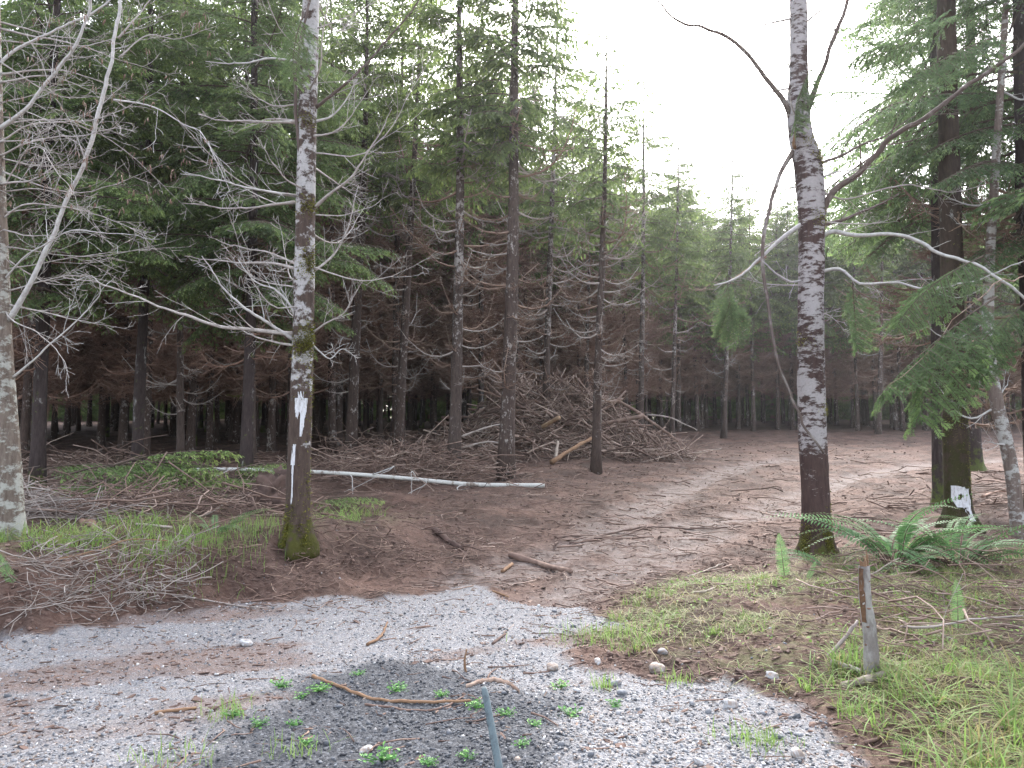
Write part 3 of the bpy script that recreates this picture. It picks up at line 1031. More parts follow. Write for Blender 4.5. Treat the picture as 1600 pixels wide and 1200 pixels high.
DEAD_ROW = [dead_branch(340 + i, L_, 0.9, sg, lf, 0.015, 1.9) for i, (L_, sg, lf) in enumerate([(1.0, 0.12, 0.4), (1.4, 0.24, 0.6), (1.7, 0.26, 0.75), (1.5, 0.2, 0.5), (1.9, 0.26, 0.7), (1.2, 0.1, 0.3)])]
DEAD_ME = []
for arr in DEAD_ROW:
    mb = MB(); mb.add_arrays(arr); DEAD_ME.append(mb.mesh('branch', MAT['dead']))
DEAD_ME_PALE = []
for arr in DEAD_ROW:
    mb = MB(); mb.add_arrays(arr); DEAD_ME_PALE.append(mb.mesh('branch', MAT['dead_pale']))


def row_tree(px, py, var, label, top_px, scale=1.0, nb=44, pale=0.55, z0=2.0, seed=0, yaw=None, width=None, bl=1.25):
    """a fir of the front row: trunk, crown and every dead branch a part of its own"""
    rg = np.random.default_rng(1000 + seed)
    b = at(px, py)
    lean = math.atan2((top_px - px) / F_PX * b[1], 9.5) + (px - 800) * 0.00008
    yw = rg.uniform(0, 2 * PI) if yaw is None else yaw
    o = empty('fir_tree', (b[0], b[1], b[2] - 0.05))
    o.rotation_mode = 'QUATERNION'
    o.rotation_quaternion = (Matrix.Rotation(lean, 4, 'Y') @ Matrix.Rotation(yw, 4, 'Z')).to_quaternion()
    o.scale = (scale,) * 3
    t = link('trunk', var['trunk'], o)
    if width: t.scale = (width, width, 1)
    link('crown', var['crown'], o)
    H, cb = var['H'], var['cb']
    for i in range(nb):
        z = z0 + (cb + 0.8 - z0) * ((i + rg.uniform()) / nb)
        mes = DEAD_ME_PALE if rg.uniform() < pale else DEAD_ME
        br = link('branch', mes[rg.integers(0, len(mes))], o)
        c = np.array([np.interp(z, var['path'][:, 2], var['path'][:, k]) for k in range(2)])
        br.location = (c[0], c[1], z)
        br.rotation_euler = (rg.normal(0, 0.25), -rg.normal(-0.02, 0.2), rg.uniform(0, 2 * PI))
        s_ = rg.uniform(0.55, 1.05) * bl * (0.7 + 0.5 * (z - z0) / (cb - z0))
        br.scale = (s_,) * 3
    tag(o, label, 'tree', 'firs along the front edge of the forest')
    return o


row_tree(709, 745, V_ROW[0], 'grey lichen-flecked fir with its foot behind the fallen white log', 722, seed=1, pale=0.4)
row_tree(790, 750, V_ROW[1], 'widest brown fir trunk, in front of the slash pile near the log tip', 806, seed=2, nb=38, pale=0.35)
row_tree(851, 712, V_ROW[3], 'slim fir trunk standing against the middle of the slash pile beside a sawn orange log', 862, seed=3, nb=46)
row_tree(931, 737, V_ROW[2], 'dark slim fir before the slash pile, its pointed top against white sky', 942, seed=4, nb=54, bl=1.1)
row_tree(1001, 694, V_ROW[3], 'thin pale fir trunk at the right shoulder of the slash pile', 1003, scale=0.98, seed=5, nb=40, pale=0.5, bl=1.35)
row_tree(1050, 694, V_ROW[0], 'thin fir at the right tail of the slash pile, on the edge of the clearing', 1056, scale=0.85, seed=6, nb=36, pale=0.35, bl=1.4, width=0.8)
row_tree(622, 722, V_ROW[1], 'reddish brown fir trunk leaning right, between the pale fir and the slash pile', 648, seed=7, nb=46, width=0.8)
row_tree(548, 718, V_ROW[1], 'stout fir with pale grey bark above a brown foot, right of the paint-marked alder', 570, seed=8, nb=44, pale=0.5, width=0.95)
row_tree(282, 738, V_ROW[0], 'thin white-barked fir with drooping pale twigs, left of the paint-marked alder', 291, scale=0.9, seed=9, nb=46, pale=0.75, z0=1.7, width=0.7, bl=1.35)
o = row_tree(393, 730, V_ROW[3], 'moss green slim fir trunk close left of the paint-marked alder', 393, seed=10, nb=24)
mo = o.children[0].data.copy(); mo.materials.clear(); mo.materials.append(MAT['fir_moss']); o.children[0].data = mo
row_tree(1131, 684, V_ROW[0], 'thin pale fir trunk across the clearing under the hanging green bough', 1138, scale=0.95, seed=11, nb=40, pale=0.5, width=0.9, bl=1.2)
row_tree(1372, 678, V_ROW[2], 'thin grey fir at the back of the clearing, right of the white-plated alder', 1378, scale=1.1, seed=12, nb=40, pale=0.5, bl=1.2)

# firs with live low branches that fill the upper left
for i, (px, Y, lab) in enumerate([(60, 16.0, 'broad green fir with low drooping boughs at the left edge behind the pale alder'),
                                  (215, 18.5, 'broad green fir whose boughs hang highest between the pale alder and the paint-marked alder'),
                                  (385, 17.5, 'broad green fir with its boughs close behind the top of the paint-marked alder')]):
    p = atY(px, 700, Y)
    o = place_tree('fir_tree', V_LOW[i % 2], (p[0], Y, gz(p[0], Y) - 0.05), 2.1 * i + 0.4, 1.0)
    tag(o, lab, 'tree')

# plantation behind
V_FULL = [variant(560 + i, H, 5.6, 3.0, 0.12, 'fir_brown', dead_from=2.1, dead_n=90, dead_L=1.2, sides=8, keep=0.95) for i, H in enumerate((15.6, 14.6))]
rg = np.random.default_rng(77)
spots = []
for gx in np.arange(-30, 42, 2.75):
    for gy in np.arange(20.5, 74, 2.75):
        x = gx + rg.normal(0, 0.45) + (0.9 if int(gy / 2.75) % 2 else -0.4); y = gy + rg.normal(0, 0.45)
        if float(poly_sd(FOREST_EDGE, np.array(x), np.array(y))) < 0.6: continue
        if abs(x) / y > 0.69: continue
        if any((x - o.location.x) ** 2 + (y - o.location.y) ** 2 < 1.6 for o in C.objects if o.type == 'EMPTY' and o.name.startswith('fir_tree')): continue
        if (x - 1.6) ** 2 / 22 + (y - 28) ** 2 / 9 < 1: continue
        spots.append((y, x))
spots.sort()
spots = spots[:262]
rb = np.random.default_rng(79)
for k_ in range(60):
    x = rb.uniform(7.5, 27); y = rb.uniform(48.5, 57)
    if all((x - b) ** 2 + (y - a) ** 2 > 1.7 for a, b in spots): spots.append((y, x))
    if len(spots) >= 286: break
last_y = max(a for a, b in spots[:262])
for gy in np.arange(21, 46, 3.2):  # unseen firs left of the view, added to shade the plantation floor
    for k_ in range(3):
        spots.append((gy + rb.uniform(-0.8, 0.8), -(0.72 * gy + 1.5 + 3.0 * k_ + rb.uniform(-0.8, 0.8))))
print('forest trees', len(spots))
for i, (y, x) in enumerate(spots):
    var = V_FULL[i % 2] if (y > 47 and x > 5) else V_IN[rg.integers(0, len(V_IN))]
    o = place_tree('fir_tree', var, (x, y, gz(x, y) - 0.05), rg.uniform(0, 2 * PI), rg.uniform(0.92, 1.10) * (1.13 if (-10 < x < 2.5 and y < 37) else 1.0 if (x < 4 or y < 34 or y > 47) else 0.94), (rg.normal(0, 0.014), rg.normal(0, 0.014)))
    left = x < 9 and y < 47
    tag(o, 'dark fir in the shaded plantation behind the front row and the slash pile' if left else 'dark fir of the forest wall beyond the far side of the clearing', 'tree',
        'firs inside the plantation' if left else 'firs beyond the clearing')

# the wood further back reads as one mass
rg = np.random.default_rng(78)
fv = []
for i in range(3):
    tr, fo, wd, dd, _, _ = make_conifer(700 + i, 13.0, 0.15, 2.9, 0.15, lod=0, dead_n=4, keep=0.55, sides=5)
    fv.append((tr.arrays(), fo.arrays(), dd.arrays()))
mt_, mf_ = MB(), MB()
for k in range(270):
    x = rg.uniform(-58, 62); y = max(last_y, 57) + rg.uniform(0.5, 20)
    a, f, d = fv[rg.integers(0, 3)]
    m_ = rotz(rg.uniform(0, 6.28)); s_ = rg.uniform(0.9, 1.15)
    z = gz(x, y)
    mt_.add_arrays(a, m_, s_, (x, y, z)); mf_.add_arrays(f, m_, s_, (x, y, z)); mt_.add_arrays(d, m_, s_, (x, y, z))
me = merge_meshes_with_two_mats(mf_, mt_, MAT['needle'], MAT['dead_dark'], 'far_forest')
tag(link('far_forest', me), 'far fir wood closing the view behind the plantation', 'forest', kind='stuff')


# ------------------------------------------------------------------ broadleaf trees with limbs
def grow_twigs(mb, path, r0, rg, level, n, lfrac=0.45, up=0.15, droop=0.0, tint=0.5):
    """side twigs along a limb, recursively"""
    Ltot = np.linalg.norm(np.diff(path, axis=0), axis=1).sum()
    P, Rr, kids = [], [], []
    M = 7
    tt = np.linspace(0, 1, M)
    s = np.linspace(0, 1, len(path))
    tg = unit(np.gradient(path, axis=0))
    for i in range(n):
        u = 0.12 + 0.86 * (i + rg.uniform()) / n
        p = np.array([np.interp(u, s, path[:, k]) for k in range(3)])
        t = unit(np.array([np.interp(u, s, tg[:, k]) for k in range(3)]))
        side = unit(np.cross(t, rg.normal(0, 1, 3)))
        a = R(rg.uniform(28, 62))
        d = unit(t * math.cos(a) + side * math.sin(a) + np.array([0, 0, up]))
        l = Ltot * lfrac * (1.1 - u) * rg.uniform(0.45, 1.1) + 0.06
        curve = unit(np.cross(d, rg.normal(0, 1, 3))) * l * rg.uniform(-0.25, 0.25) + np.array([0, 0, -droop * l + 0.12 * l])
        pts = p + d * (l * tt)[:, None] + curve * (tt ** 2)[:, None] + np.cumsum(rg.normal(0, 0.018 * l, (M, 3)), 0) * tt[:, None]
        rr = r0 * (1 - 0.65 * u) * rg.uniform(0.24, 0.42)
        P.append(pts); Rr.append(np.maximum(rr * (1 - 0.8 * tt), 0.0022)); kids.append((pts, rr))
    if P:
        V, Q, T = tubes(np.array(P), np.array(Rr), 4 if level > 1 else 3, False)
        mb.add(V, Q, T, np.repeat(np.clip(rg.normal(tint, 0.15, len(P)), 0, 1), M * (4 if level > 1 else 3)))
    if level > 1:
        for pts, rr in kids:
            grow_twigs(mb, pts, rr, rg, level - 1, max(2, int(n * 0.42)), lfrac * 1.0, up, droop, tint)


def limb(parent, pts, r0, r1, mat, seed, twigs=6, level=2, lfrac=0.35, up=0.12, droop=0.0, tint=0.55, name='branch', jit=0.012, origin=(0, 0, 0)):
    """a limb through 3-D points with its twigs, one mesh"""
    rg = np.random.default_rng(seed)
    pts = np.asarray(pts, float)
    n = max(10, len(pts) * 5)
    path = spline(pts, n)
    Lt = np.linalg.norm(np.diff(path, axis=0), axis=1).sum()
    w = np.stack([vnoise(np.linspace(0, 6, n), np.full(n, 3.3 * k + seed), seed) for k in range(3)], -1)
    w = w + 0.45 * np.stack([vnoise(np.linspace(0, 22, n), np.full(n, 7.1 * k + seed), seed + 9) for k in range(3)], -1)
    path = path + w * jit * Lt * np.linspace(0, 1, n)[:, None] ** 0.5 * np.minimum(1, np.linspace(0, 6, n))[:, None]
    r0 = r0 * 0.82; r1 = r1 * 0.7
    twigs = int(twigs * 1.15)
    rad = np.linspace(r0, r1, n) * (1 + 0.12 * vnoise(np.linspace(0, 9, n), np.full(n, seed + 0.5), 3)) * (1 + 0.35 * np.exp(-np.linspace(0, 14, n)))
    mb = MB()
    V, Q, T = tubes(path[None], rad[None], 8 if r0 > 0.018 else 6)
    mb.add(V, Q, T, tint)
    if twigs:
        grow_twigs(mb, path, r0, rg, level, twigs, lfrac, up, droop, tint)
    V, Q, T, A = mb.arrays()
    mb = MB(); mb.add(V - np.asarray(origin), Q, T, A)
    return mb.build(name, MAT[mat], parent)


class Trunk:
    """bent trunk through photograph points at a fixed depth: list of (px, py, width px)"""

    def __init__(self, base_px, pts, extra_top=None, Y=None):
        self.b = at(*base_px)
        self.Y = self.b[1] if Y is None else Y
        P, Rd = [], []
        for (px, py, w) in pts:
            p = atY(px, py, self.Y)
            P.append(p); Rd.append(w * self.Y / F_PX / 2)
        if Y is not None: self.b = np.array([P[0][0], self.Y, gz(P[0][0], self.Y)])
        P[0] = np.array([P[0][0], self.Y, self.b[2] - 0.15])
        if extra_top:
            for dx, dz, r in extra_top:
                P.append(P[-1] + np.array([dx, 0.1, dz])); Rd.append(r)
        self.n = 150
        S = spline(np.column_stack([np.array(P), np.array(Rd)]), self.n)
        self.path, self.rad = S[:, :3], np.maximum(S[:, 3], 0.01)
        self.root_pos = np.array([self.b[0], self.b[1], self.b[2]])

    def build(self, root, mat, seed, flare=0.45, bumps=0.05, sides=36):
        rg = np.random.default_rng(seed)
        z = self.path[:, 2] - self.b[2]
        rad = self.rad * (1 + flare * np.exp(-np.clip(z, 0, None) / 0.14))
        V, Q, T = tubes(self.path[None], rad[None], sides)
        V = V.reshape(self.n, sides, 3)
        ang = np.arange(sides) / sides
        th = np.repeat(np.arange(sides)[None], self.n, 0) * 2 * PI / sides
        zz = np.repeat(z[:, None], sides, 1)
        nz = fbm(np.cos(th) * 1.4 + seed, zz * 2.2 + np.sin(th) * 1.4, seed, 4)
        fine_ = fbm(np.cos(th) * 4 + seed, zz * 14 + np.sin(th) * 4, seed + 3, 4)
        lobes = 0.32 * np.cos(4 * th + seed + 0.6 * np.sin(th)) * np.exp(-np.clip(zz, 0, None) / 0.25)
        f = (bumps * nz + 0.045 * fine_ + lobes * flare)[:, :, None]
        V = V + (V - self.path[:, None, :]) * f
        mb = MB(); mb.add(V.reshape(-1, 3) - self.root_pos, Q, T)
        self.V = V
        self.sides = sides
        return mb.build('trunk', MAT[mat], root)

    def centre(self, py):
        z = (CY - py) / F_PX
        # invert by path height at this depth
        zz = EYE + ray(800, py)[2] / ray(800, py)[1] * self.Y
        return np.array([np.interp(zz, self.path[:, 2], self.path[:, k]) for k in range(3)]), float(np.interp(zz, self.path[:, 2], self.rad))

    def paint(self, root, py0, py1, x0, x1, seed, shape, name='paint_blaze', proud=0.006):
        """a ragged coat of paint wrapped on the bark between two photograph heights; x0..x1 in -1..1 across the visible face"""
        z0 = self.centre(py1)[0][2]; z1 = self.centre(py0)[0][2]
        nz_, na = 170, 100
        zz = np.linspace(z0, z1, nz_)
        s = np.linspace(x0, x1, na)
        G = np.zeros((nz_, na, 3))
        zs = self.path[:, 2]
        for i, z in enumerate(zz):
            c = np.array([np.interp(z, zs, self.path[:, k]) for k in range(3)])
            # radius of the real trunk surface as modelled
            j = int(np.clip(np.searchsorted(zs, z), 1, self.n - 1))
            for q, a in enumerate(s):
                ang = math.asin(max(-0.999, min(0.999, a)))
                d = np.array([math.sin(ang), -math.cos(ang), 0])
                ra = self._surf(j - 1, d); rb = self._surf(j, d)
                u = (z - zs[j - 1]) / (zs[j] - zs[j - 1] + 1e-9)
                G[i, q] = c + d * (ra * (1 - u) + rb * u + proud)
        U, S = np.meshgrid(np.linspace(0, 1, nz_), np.linspace(-1, 1, na), indexing='ij')   # U: 0 bottom, 1 top
        nn = fbm(S * 2.5 + seed, U * 3.5, seed, 4) + 0.45 * fbm(S * 9 + seed, U * 7, seed + 2, 3)
        mask = shape(S, U, nn)
        idx = np.arange(nz_ * na).reshape(nz_, na)
        cell = mask[:-1, :-1] & mask[1:, 1:]
        Q = np.stack([idx[:-1, :-1], idx[:-1, 1:], idx[1:, 1:], idx[1:, :-1]], -1)[cell]
        mb = MB(); mb.add(G.reshape(-1, 3) - self.root_pos, Q)
        return mb.build(name, MAT['paint'], root)

    def _surf(self, j, d):
        ring = self.V[j] - self.path[j]
        k = (ring[:, :2] @ d[:2])
        perp = np.abs(ring[:, 0] * d[1] - ring[:, 1] * d[0])
        perp = np.where(k > 0, perp, 9)
        a, b = np.argsort(perp)[:2]
        wa, wb = perp[b], perp[a]
        return float((k[a] * wa + k[b] * wb) / (wa + wb + 1e-9))

    def moss(self, root, spots, seed):
        """tufted moss cushions on the bark: (py, side -1..1, size m, count)"""
        rg = np.random.default_rng(seed)
        mb = MB()
        for py, side, spread, n in spots:
            c, r = self.centre(py)
            a = math.asin(max(-1, min(1, side))) + rg.normal(0, 0.5, n)
            z = rg.normal(0, spread, n)
            rr = np.interp(c[2] + z, self.path[:, 2], self.rad)
            zz_ = self.path[:, 2] - self.b[2]
            rr = rr * (1 + 0.3 * np.exp(-np.clip(c[2] + z - self.b[2], 0, None) / 0.12))
            d = np.stack([np.sin(a), -np.cos(a), np.zeros(n)], -1)
            cc = np.stack([np.interp(c[2] + z, self.path[:, 2], self.path[:, k]) for k in range(2)], -1)
            p = np.column_stack([cc + d[:, :2] * (rr * 0.97)[:, None], c[2] + z])
            p[:, 2] = np.maximum(p[:, 2], self.b[2] + 0.01)
            dd = unit(d + rg.normal(0, 0.55, (n, 3)) + np.array([0, 0, 0.1]))
            diamonds(mb, p - self.root_pos, dd, rg.uniform(0.018, 0.045, n), rg.uniform(0.008, 0.018, n), rg, np.clip(rg.normal(0.5, 0.22, n), 0, 1), rg.normal(0, 1, (n, 3)))
        return mb.build('moss', MAT['moss'], root, smooth=False)

    def limb_px(self, root, pix, w0, w1, mat, seed, dy=0.0, **kw):
        """limb through photograph points; dy is how far it comes forward (negative) or back by its end"""
        n = len(pix)
        pts = []
        for i, (px, py) in enumerate(pix):
            f = i / (n - 1)
            pts.append(atY(px, py, self.Y + dy * f))
        k = self.Y / F_PX / 2
        return limb(root, pts, w0 * k, w1 * k, mat, seed, origin=self.root_pos, **kw)

    def rand_limbs(self, root, n, py_hi, py_lo, Lr, mat, seed, w=6, up=0.25, side=0, **kw):
        rg = np.random.default_rng(seed)
        for i in range(n):
            py = py_hi + (py_lo - py_hi) * (i + rg.uniform()) / n
            c, r = self.centre(py)
            a = rg.uniform(0, 2 * PI) if side == 0 else rg.normal(0 if side > 0 else PI, 0.5)
            L = rg.uniform(*Lr)
            d = np.array([math.cos(a), math.sin(a), rg.normal(up * 0.3, 0.15)])
            p0 = c + d * r * 0.5
            p1 = c + d * L * 0.5 + np.array([0, 0, rg.normal(0.0, 0.08) * L])
            p2 = c + d * L + np.array([0, 0, rg.normal(up, 0.22) * L])
            k = self.Y / F_PX / 2
            limb(root, [p0, p1, p2], w * k * rg.uniform(0.6, 1.1), 0.002, mat, seed * 50 + i, origin=self.root_pos, **kw)


# --- left alder with paint marks
T1 = Trunk((465, 850), [(465, 850, 38), (466, 760, 36), (468, 700, 35), (473, 560, 33), (475, 470, 32), (478, 300, 30), (482, 120, 29), (486, 0, 27), (489, -150, 24)], [(0.05, 2.0, 0.06), (0.1, 1.8, 0.02)])
A1 = empty('alder_tree', T1.root_pos)
tag(A1, 'mossy alder trunk with two white paint marks on the left bank', 'tree')
T1.build(A1, 'alder', 31, flare=0.5)
T1.paint(A1, 612, 682, -0.45, 0.75, 5, lambda S, U, n: (np.abs(S - 0.1) < 0.35 + 0.5 * U ** 0.7 * (U < 0.85) + 0.2 * n) & (n > -0.45) & ~((S < 0.1) & (U < 0.42 + 0.25 * n)) & (U < 0.93 + 0.3 * n))
T1.paint(A1, 694, 795, -0.60, 0.25, 6, lambda S, U, n: ((np.abs(S + 0.2) < 0.42 + 0.3 * n) & (U > 0.68) & (U < 0.96 + 0.2 * n)) | ((np.abs(S + 0.15 + 0.1 * n) < 0.17 + 0.14 * n) & (U > 0.06 + 0.2 * n)))
T1.moss(A1, [(530, 0.6, 0.10, 620), (545, 0.2, 0.08, 400), (842, 0.2, 0.10, 500), (830, -0.3, 0.14, 400), (415, 0.6, 0.10, 420), (325, 0.5, 0.06, 220), (192, 0.3, 0.05, 150), (840, -0.6, 0.16, 320), (770, 0.9, 0.25, 120), (600, 0.9, 0.25, 150)], 5)
LB = [
    ([(462, 306), (430, 301), (388, 293), (340, 282), (287, 268)], 6, 1.5, -0.8),
    ([(460, 316), (420, 321), (365, 326), (320, 320), (285, 317)], 6, 1.5, 0.4),
    ([(462, 191), (410, 190), (345, 187), (310, 178)], 6, 2, 0.2),
    ([(462, 96), (420, 92), (370, 100), (320, 97)], 5, 1.5, -0.4),
    ([(462, 420), (430, 412), (400, 411), (350, 408), (290, 400)], 6, 1.5, 0.3),
    ([(464, 413), (420, 395), (380, 388), (330, 372)], 5, 1.2, 0.8),
    ([(458, 530), (420, 505), (380, 478), (345, 445), (325, 415), (318, 400)], 7, 2, -0.5),
    ([(458, 522), (400, 516), (340, 508), (270, 487), (215, 463), (150, 440), (95, 430)], 8, 2, -0.6),
    ([(460, 540), (420, 533), (390, 522), (350, 505)], 5, 1, 0.5),
    ([(466, 515), (455, 480), (430, 452), (400, 440), (372, 405)], 6, 1.5, -0.3),
    ([(488, 425), (520, 400), (545, 350), (560, 290)], 5, 1.5, 0.3),
    ([(490, 325), (520, 300), (555, 270), (590, 215), (610, 170)], 6, 1.5, -0.4),
    ([(492, 190), (520, 180), (545, 150), (560, 120)], 5, 1.2, 0.2),
    ([(490, 170), (530, 140), (580, 90), (640, 20), (662, -10)], 6, 3, -0.6),
    ([(488, 520), (510, 505), (540, 485), (565, 440)], 4, 1, -0.3),
    ([(489, 540), (515, 560), (535, 545), (560, 560)], 3.5, 1, 0.3),
    ([(475, 330), (468, 250), (462, 150), (468, 70), (482, 10), (500, -40)], 8, 5, -0.25),
]
for i, (pp, w0, w1, dy) in enumerate(LB):
    dk = i in (13, 16)
    T1.limb_px(A1, pp, w0, w1, 'limb_dark' if dk else ('limb' if i % 3 else 'limb_white'), 60 + i, dy=dy, twigs=0 if i == 16 else 8, level=2, lfrac=0.34, up=0.1, tint=0.5)
T1.rand_limbs(A1, 22, -20, 520, (0.8, 1.9), 'limb', 3, w=4.5, up=0.3, twigs=7, level=2, lfrac=0.38)

# --- right alder with white plates
T2 = Trunk((1276, 868), [(1276, 868, 46), (1274, 780, 42), (1271, 700, 42), (1268, 620, 41), (1267, 560, 41), (1267, 470, 40), (1268, 400, 40), (1268, 330, 40), (1265, 280, 43), (1260, 245, 42),
                         (1250, 205, 37), (1247, 165, 36), (1248, 120, 30), (1248, 60, 28), (1247, 0, 27), (1246, -120, 24)], [(0.0, 2.2, 0.07), (0.0, 1.8, 0.02)])
A2 = empty('alder_tree', T2.root_pos)
tag(A2, 'alder trunk with white bark plates and a moss skirt, standing right of the dirt track', 'tree')
T2.build(A2, 'alder2', 32, flare=0.5, bumps=0.07)
T2.moss(A2, [(850, -0.5, 0.14, 1500), (855, 0.5, 0.12, 1400), (862, 0.0, 0.05, 600), (825, 0.9, 0.14, 300), (640, 0.95, 0.05, 120), (245, 0.9, 0.12, 260), (225, 0.1, 0.05, 120), (345, 0.4, 0.06, 160), (535, -0.8, 0.08, 100)], 6)
for i, (pp, w0, w1, mat, dy, tw) in enumerate([
    ([(1238, 190), (1226, 160), (1195, 122), (1150, 66), (1100, 46), (1060, 30), (1025, -5)], 10, 4, 'limb_dark', -0.5, 5),
    ([(1262, 170), (1270, 150), (1286, 110), (1302, 60), (1325, 0), (1335, -40)], 10, 7, 'limb_dark', -0.3, 5),
    ([(1278, 352), (1300, 300), (1335, 275), (1370, 240), (1396, 211), (1480, 160), (1560, 100), (1640, 40)], 12, 7, 'limb_dark', -1.0, 9),
    ([(1280, 256), (1320, 240), (1350, 225), (1380, 212), (1430, 180)], 6, 2, 'limb_dark', 0.5, 7),
    ([(1282, 278), (1310, 268), (1340, 266), (1360, 262)], 5, 2, 'limb_white', 0.3, 5),
    ([(1280, 353), (1320, 342), (1360, 325), (1402, 303)], 8, 3, 'limb_dark', 0.3, 6),
    ([(1275, 375), (1300, 362), (1330, 366), (1352, 368), (1400, 366), (1440, 380), (1470, 398), (1510, 408), (1555, 432), (1610, 470)], 8, 5.5, 'limb_white', -1.0, 5),
    ([(1272, 428), (1310, 420), (1345, 442), (1400, 440), (1450, 452), (1520, 440), (1610, 398)], 6, 2, 'limb_white', -0.9, 7),
    ([(1262, 345), (1235, 362), (1195, 398), (1160, 430), (1130, 442), (1116, 445)], 9, 3, 'limb_white', -0.3, 4),
    ([(1260, 436), (1235, 440), (1212, 426), (1192, 408)], 5, 2.5, 'limb_white', -0.35, 3),
    ([(1285, 300), (1320, 312), (1370, 300), (1420, 290), (1480, 300), (1540, 290)], 4, 1.5, 'limb', 0.6, 9),
    ([(1252, 150), (1230, 100), (1215, 50), (1210, -10)], 4, 1.5, 'limb_dark', 0.4, 8),
]):
    T2.limb_px(A2, pp, w0, w1, mat, 120 + i, dy=dy, twigs=tw, level=2, lfrac=0.25, up=0.02, droop=0.2, tint=0.45)
br = T2.limb_px(A2, [(1240, 235), (1216, 278), (1203, 320), (1195, 380), (1196, 440), (1203, 500), (1212, 545), (1230, 605), (1250, 652), (1285, 705)], 8, 5, 'limb_dark', 140, dy=-0.55, twigs=5, level=1, lfrac=0.12, droop=0.4)
br['label'] = 'long broken limb hanging down beside the trunk'
T2.limb_px(A2, [(1245, 235), (1240, 225), (1243, 200)], 9, 3, 'raw', 141, dy=-0.25, twigs=0, name='torn_wood')
T2.limb_px(A2, [(1196, 400), (1165, 423), (1140, 438)], 6, 1.5, 'raw', 142, dy=0.0, twigs=0, name='torn_wood')
T2.rand_limbs(A2, 10, -20, 500, (0.6, 1.5), 'limb', 4, w=4.5, up=0.0, twigs=7, level=2, lfrac=0.35)

# --- pale alder at the left edge
T3 = Trunk((22, 838), [(22, 838, 38), (16, 740, 33), (9, 620, 29), (3, 500, 26), (-1, 380, 25), (-7, 200, 22), (-11, 0, 20), (-15, -150, 17)], [(0, 1.6, 0.05), (0, 1.2, 0.02)])
A3 = empty('alder_tree', T3.root_pos)
tag(A3, 'pale-barked alder at the left edge with a long leaning stem and tangled bare branches', 'tree')
T3.build(A3, 'birch', 33, flare=0.2)
for i, (pp, w0, w1, mat, dy, tw, lf) in enumerate([
    ([(14, 500), (28, 478), (60, 420), (105, 305), (150, 190), (178, 110), (186, 45), (192, -40)], 13, 9, 'limb_white', -0.3, 4, 0.3),
    ([(-6, 205), (45, 165), (90, 105), (120, 70), (138, 10), (142, -30)], 11, 7, 'limb_white', -0.4, 5, 0.35),
    ([(-8, 105), (30, 75), (95, 42), (140, 22), (185, -8)], 9, 5, 'limb_white', 0.2, 6, 0.3),
    ([(-4, 225), (50, 195), (120, 190), (190, 172), (230, 145)], 5, 1.5, 'limb', -0.5, 9, 0.4),
    ([(-2, 245), (60, 218), (130, 210), (200, 195)], 5, 1.5, 'limb', -0.9, 9, 0.45),
    ([(178, 156), (240, 166), (285, 193), (320, 215), (355, 285), (358, 300)], 5, 1.5, 'limb_white', -0.4, 6, 0.4),
    ([(20, 590), (60, 556), (110, 512), (140, 480), (158, 455), (145, 430), (110, 440)], 6, 2, 'limb_white', -0.5, 5, 0.45),
    ([(4, 440), (40, 400), (100, 365), (170, 362), (250, 372)], 5, 1.2, 'limb_white', -0.7, 7, 0.35),
    ([(0, 345), (40, 320), (110, 325), (190, 350), (240, 380)], 5, 1.2, 'limb', -0.3, 8, 0.35),
    ([(2, 300), (30, 250), (60, 230), (90, 270), (130, 330)], 4, 1.2, 'limb', -0.9, 8, 0.4),
    ([(185, 60), (210, 30), (235, 0), (250, -20)], 5, 3, 'limb', 0.0, 4, 0.3),
    ([(186, 90), (230, 55), (280, 60), (340, 40)], 4, 1.2, 'limb', 0.3, 6, 0.35),
    ([(4, 480), (20, 500), (60, 520), (95, 560), (108, 600)], 4, 1.2, 'limb', -0.4, 6, 0.4),
]):
    T3.limb_px(A3, pp, w0 * 0.72, w1 * 0.72, mat, 180 + i, dy=dy, twigs=tw + 3, level=2, lfrac=lf, up=0.0, droop=0.15, tint=0.6)
T3.rand_limbs(A3, 22, 20, 480, (0.9, 2.2), 'limb', 6, w=4, up=-0.05, side=1, twigs=8, level=2, lfrac=0.4)
# catkins hanging from the pale alder
rg = np.random.default_rng(8)
cat = MB()
n = 130
pp = np.stack([atY(px, py, T3.Y - dy) for px, py, dy in zip(rg.uniform(-20, 330, n), rg.uniform(10, 330, n) ** 1.0, rg.uniform(0, 0.8, n))])
for k in range(3):
    off = rg.normal(0, 0.012, (n, 3))
    L_ = rg.uniform(0.03, 0.06, n)
    V, Q, T = tubes(np.stack([pp + off, pp + off * 1.6 - np.array([0, 0, 1]) * (L_ * 0.5)[:, None], pp + off * 2 - np.array([0, 0, 1]) * L_[:, None]], 1), np.repeat(np.array([[0.003, 0.0055, 0.003]]), n, 0), 4)
    V = V - T3.root_pos
    cat.add(V, Q, T, np.repeat(rg.uniform(0.2, 0.7, n), 12))
ck = cat.build('catkins', MAT['dead'], A3); ck['kind'] = 'stuff'

# dark trunk just inside the left edge
T4 = Trunk((-6, 852), [(-4, 852, 22), (-7, 760, 20), (-12, 600, 18), (-22, 300, 14), (-30, 0, 10)], [(0, 1.5, 0.02)], Y=9.2)
A4 = empty('alder_tree', T4.root_pos)
tag(A4, 'dark reddish stem cut off by the left edge in front of the pale alder', 'tree')
T4.build(A4, 'fir_brown', 34)
T4.rand_limbs(A4, 5, 100, 600, (0.5, 1.0), 'limb', 7, w=4, twigs=4)

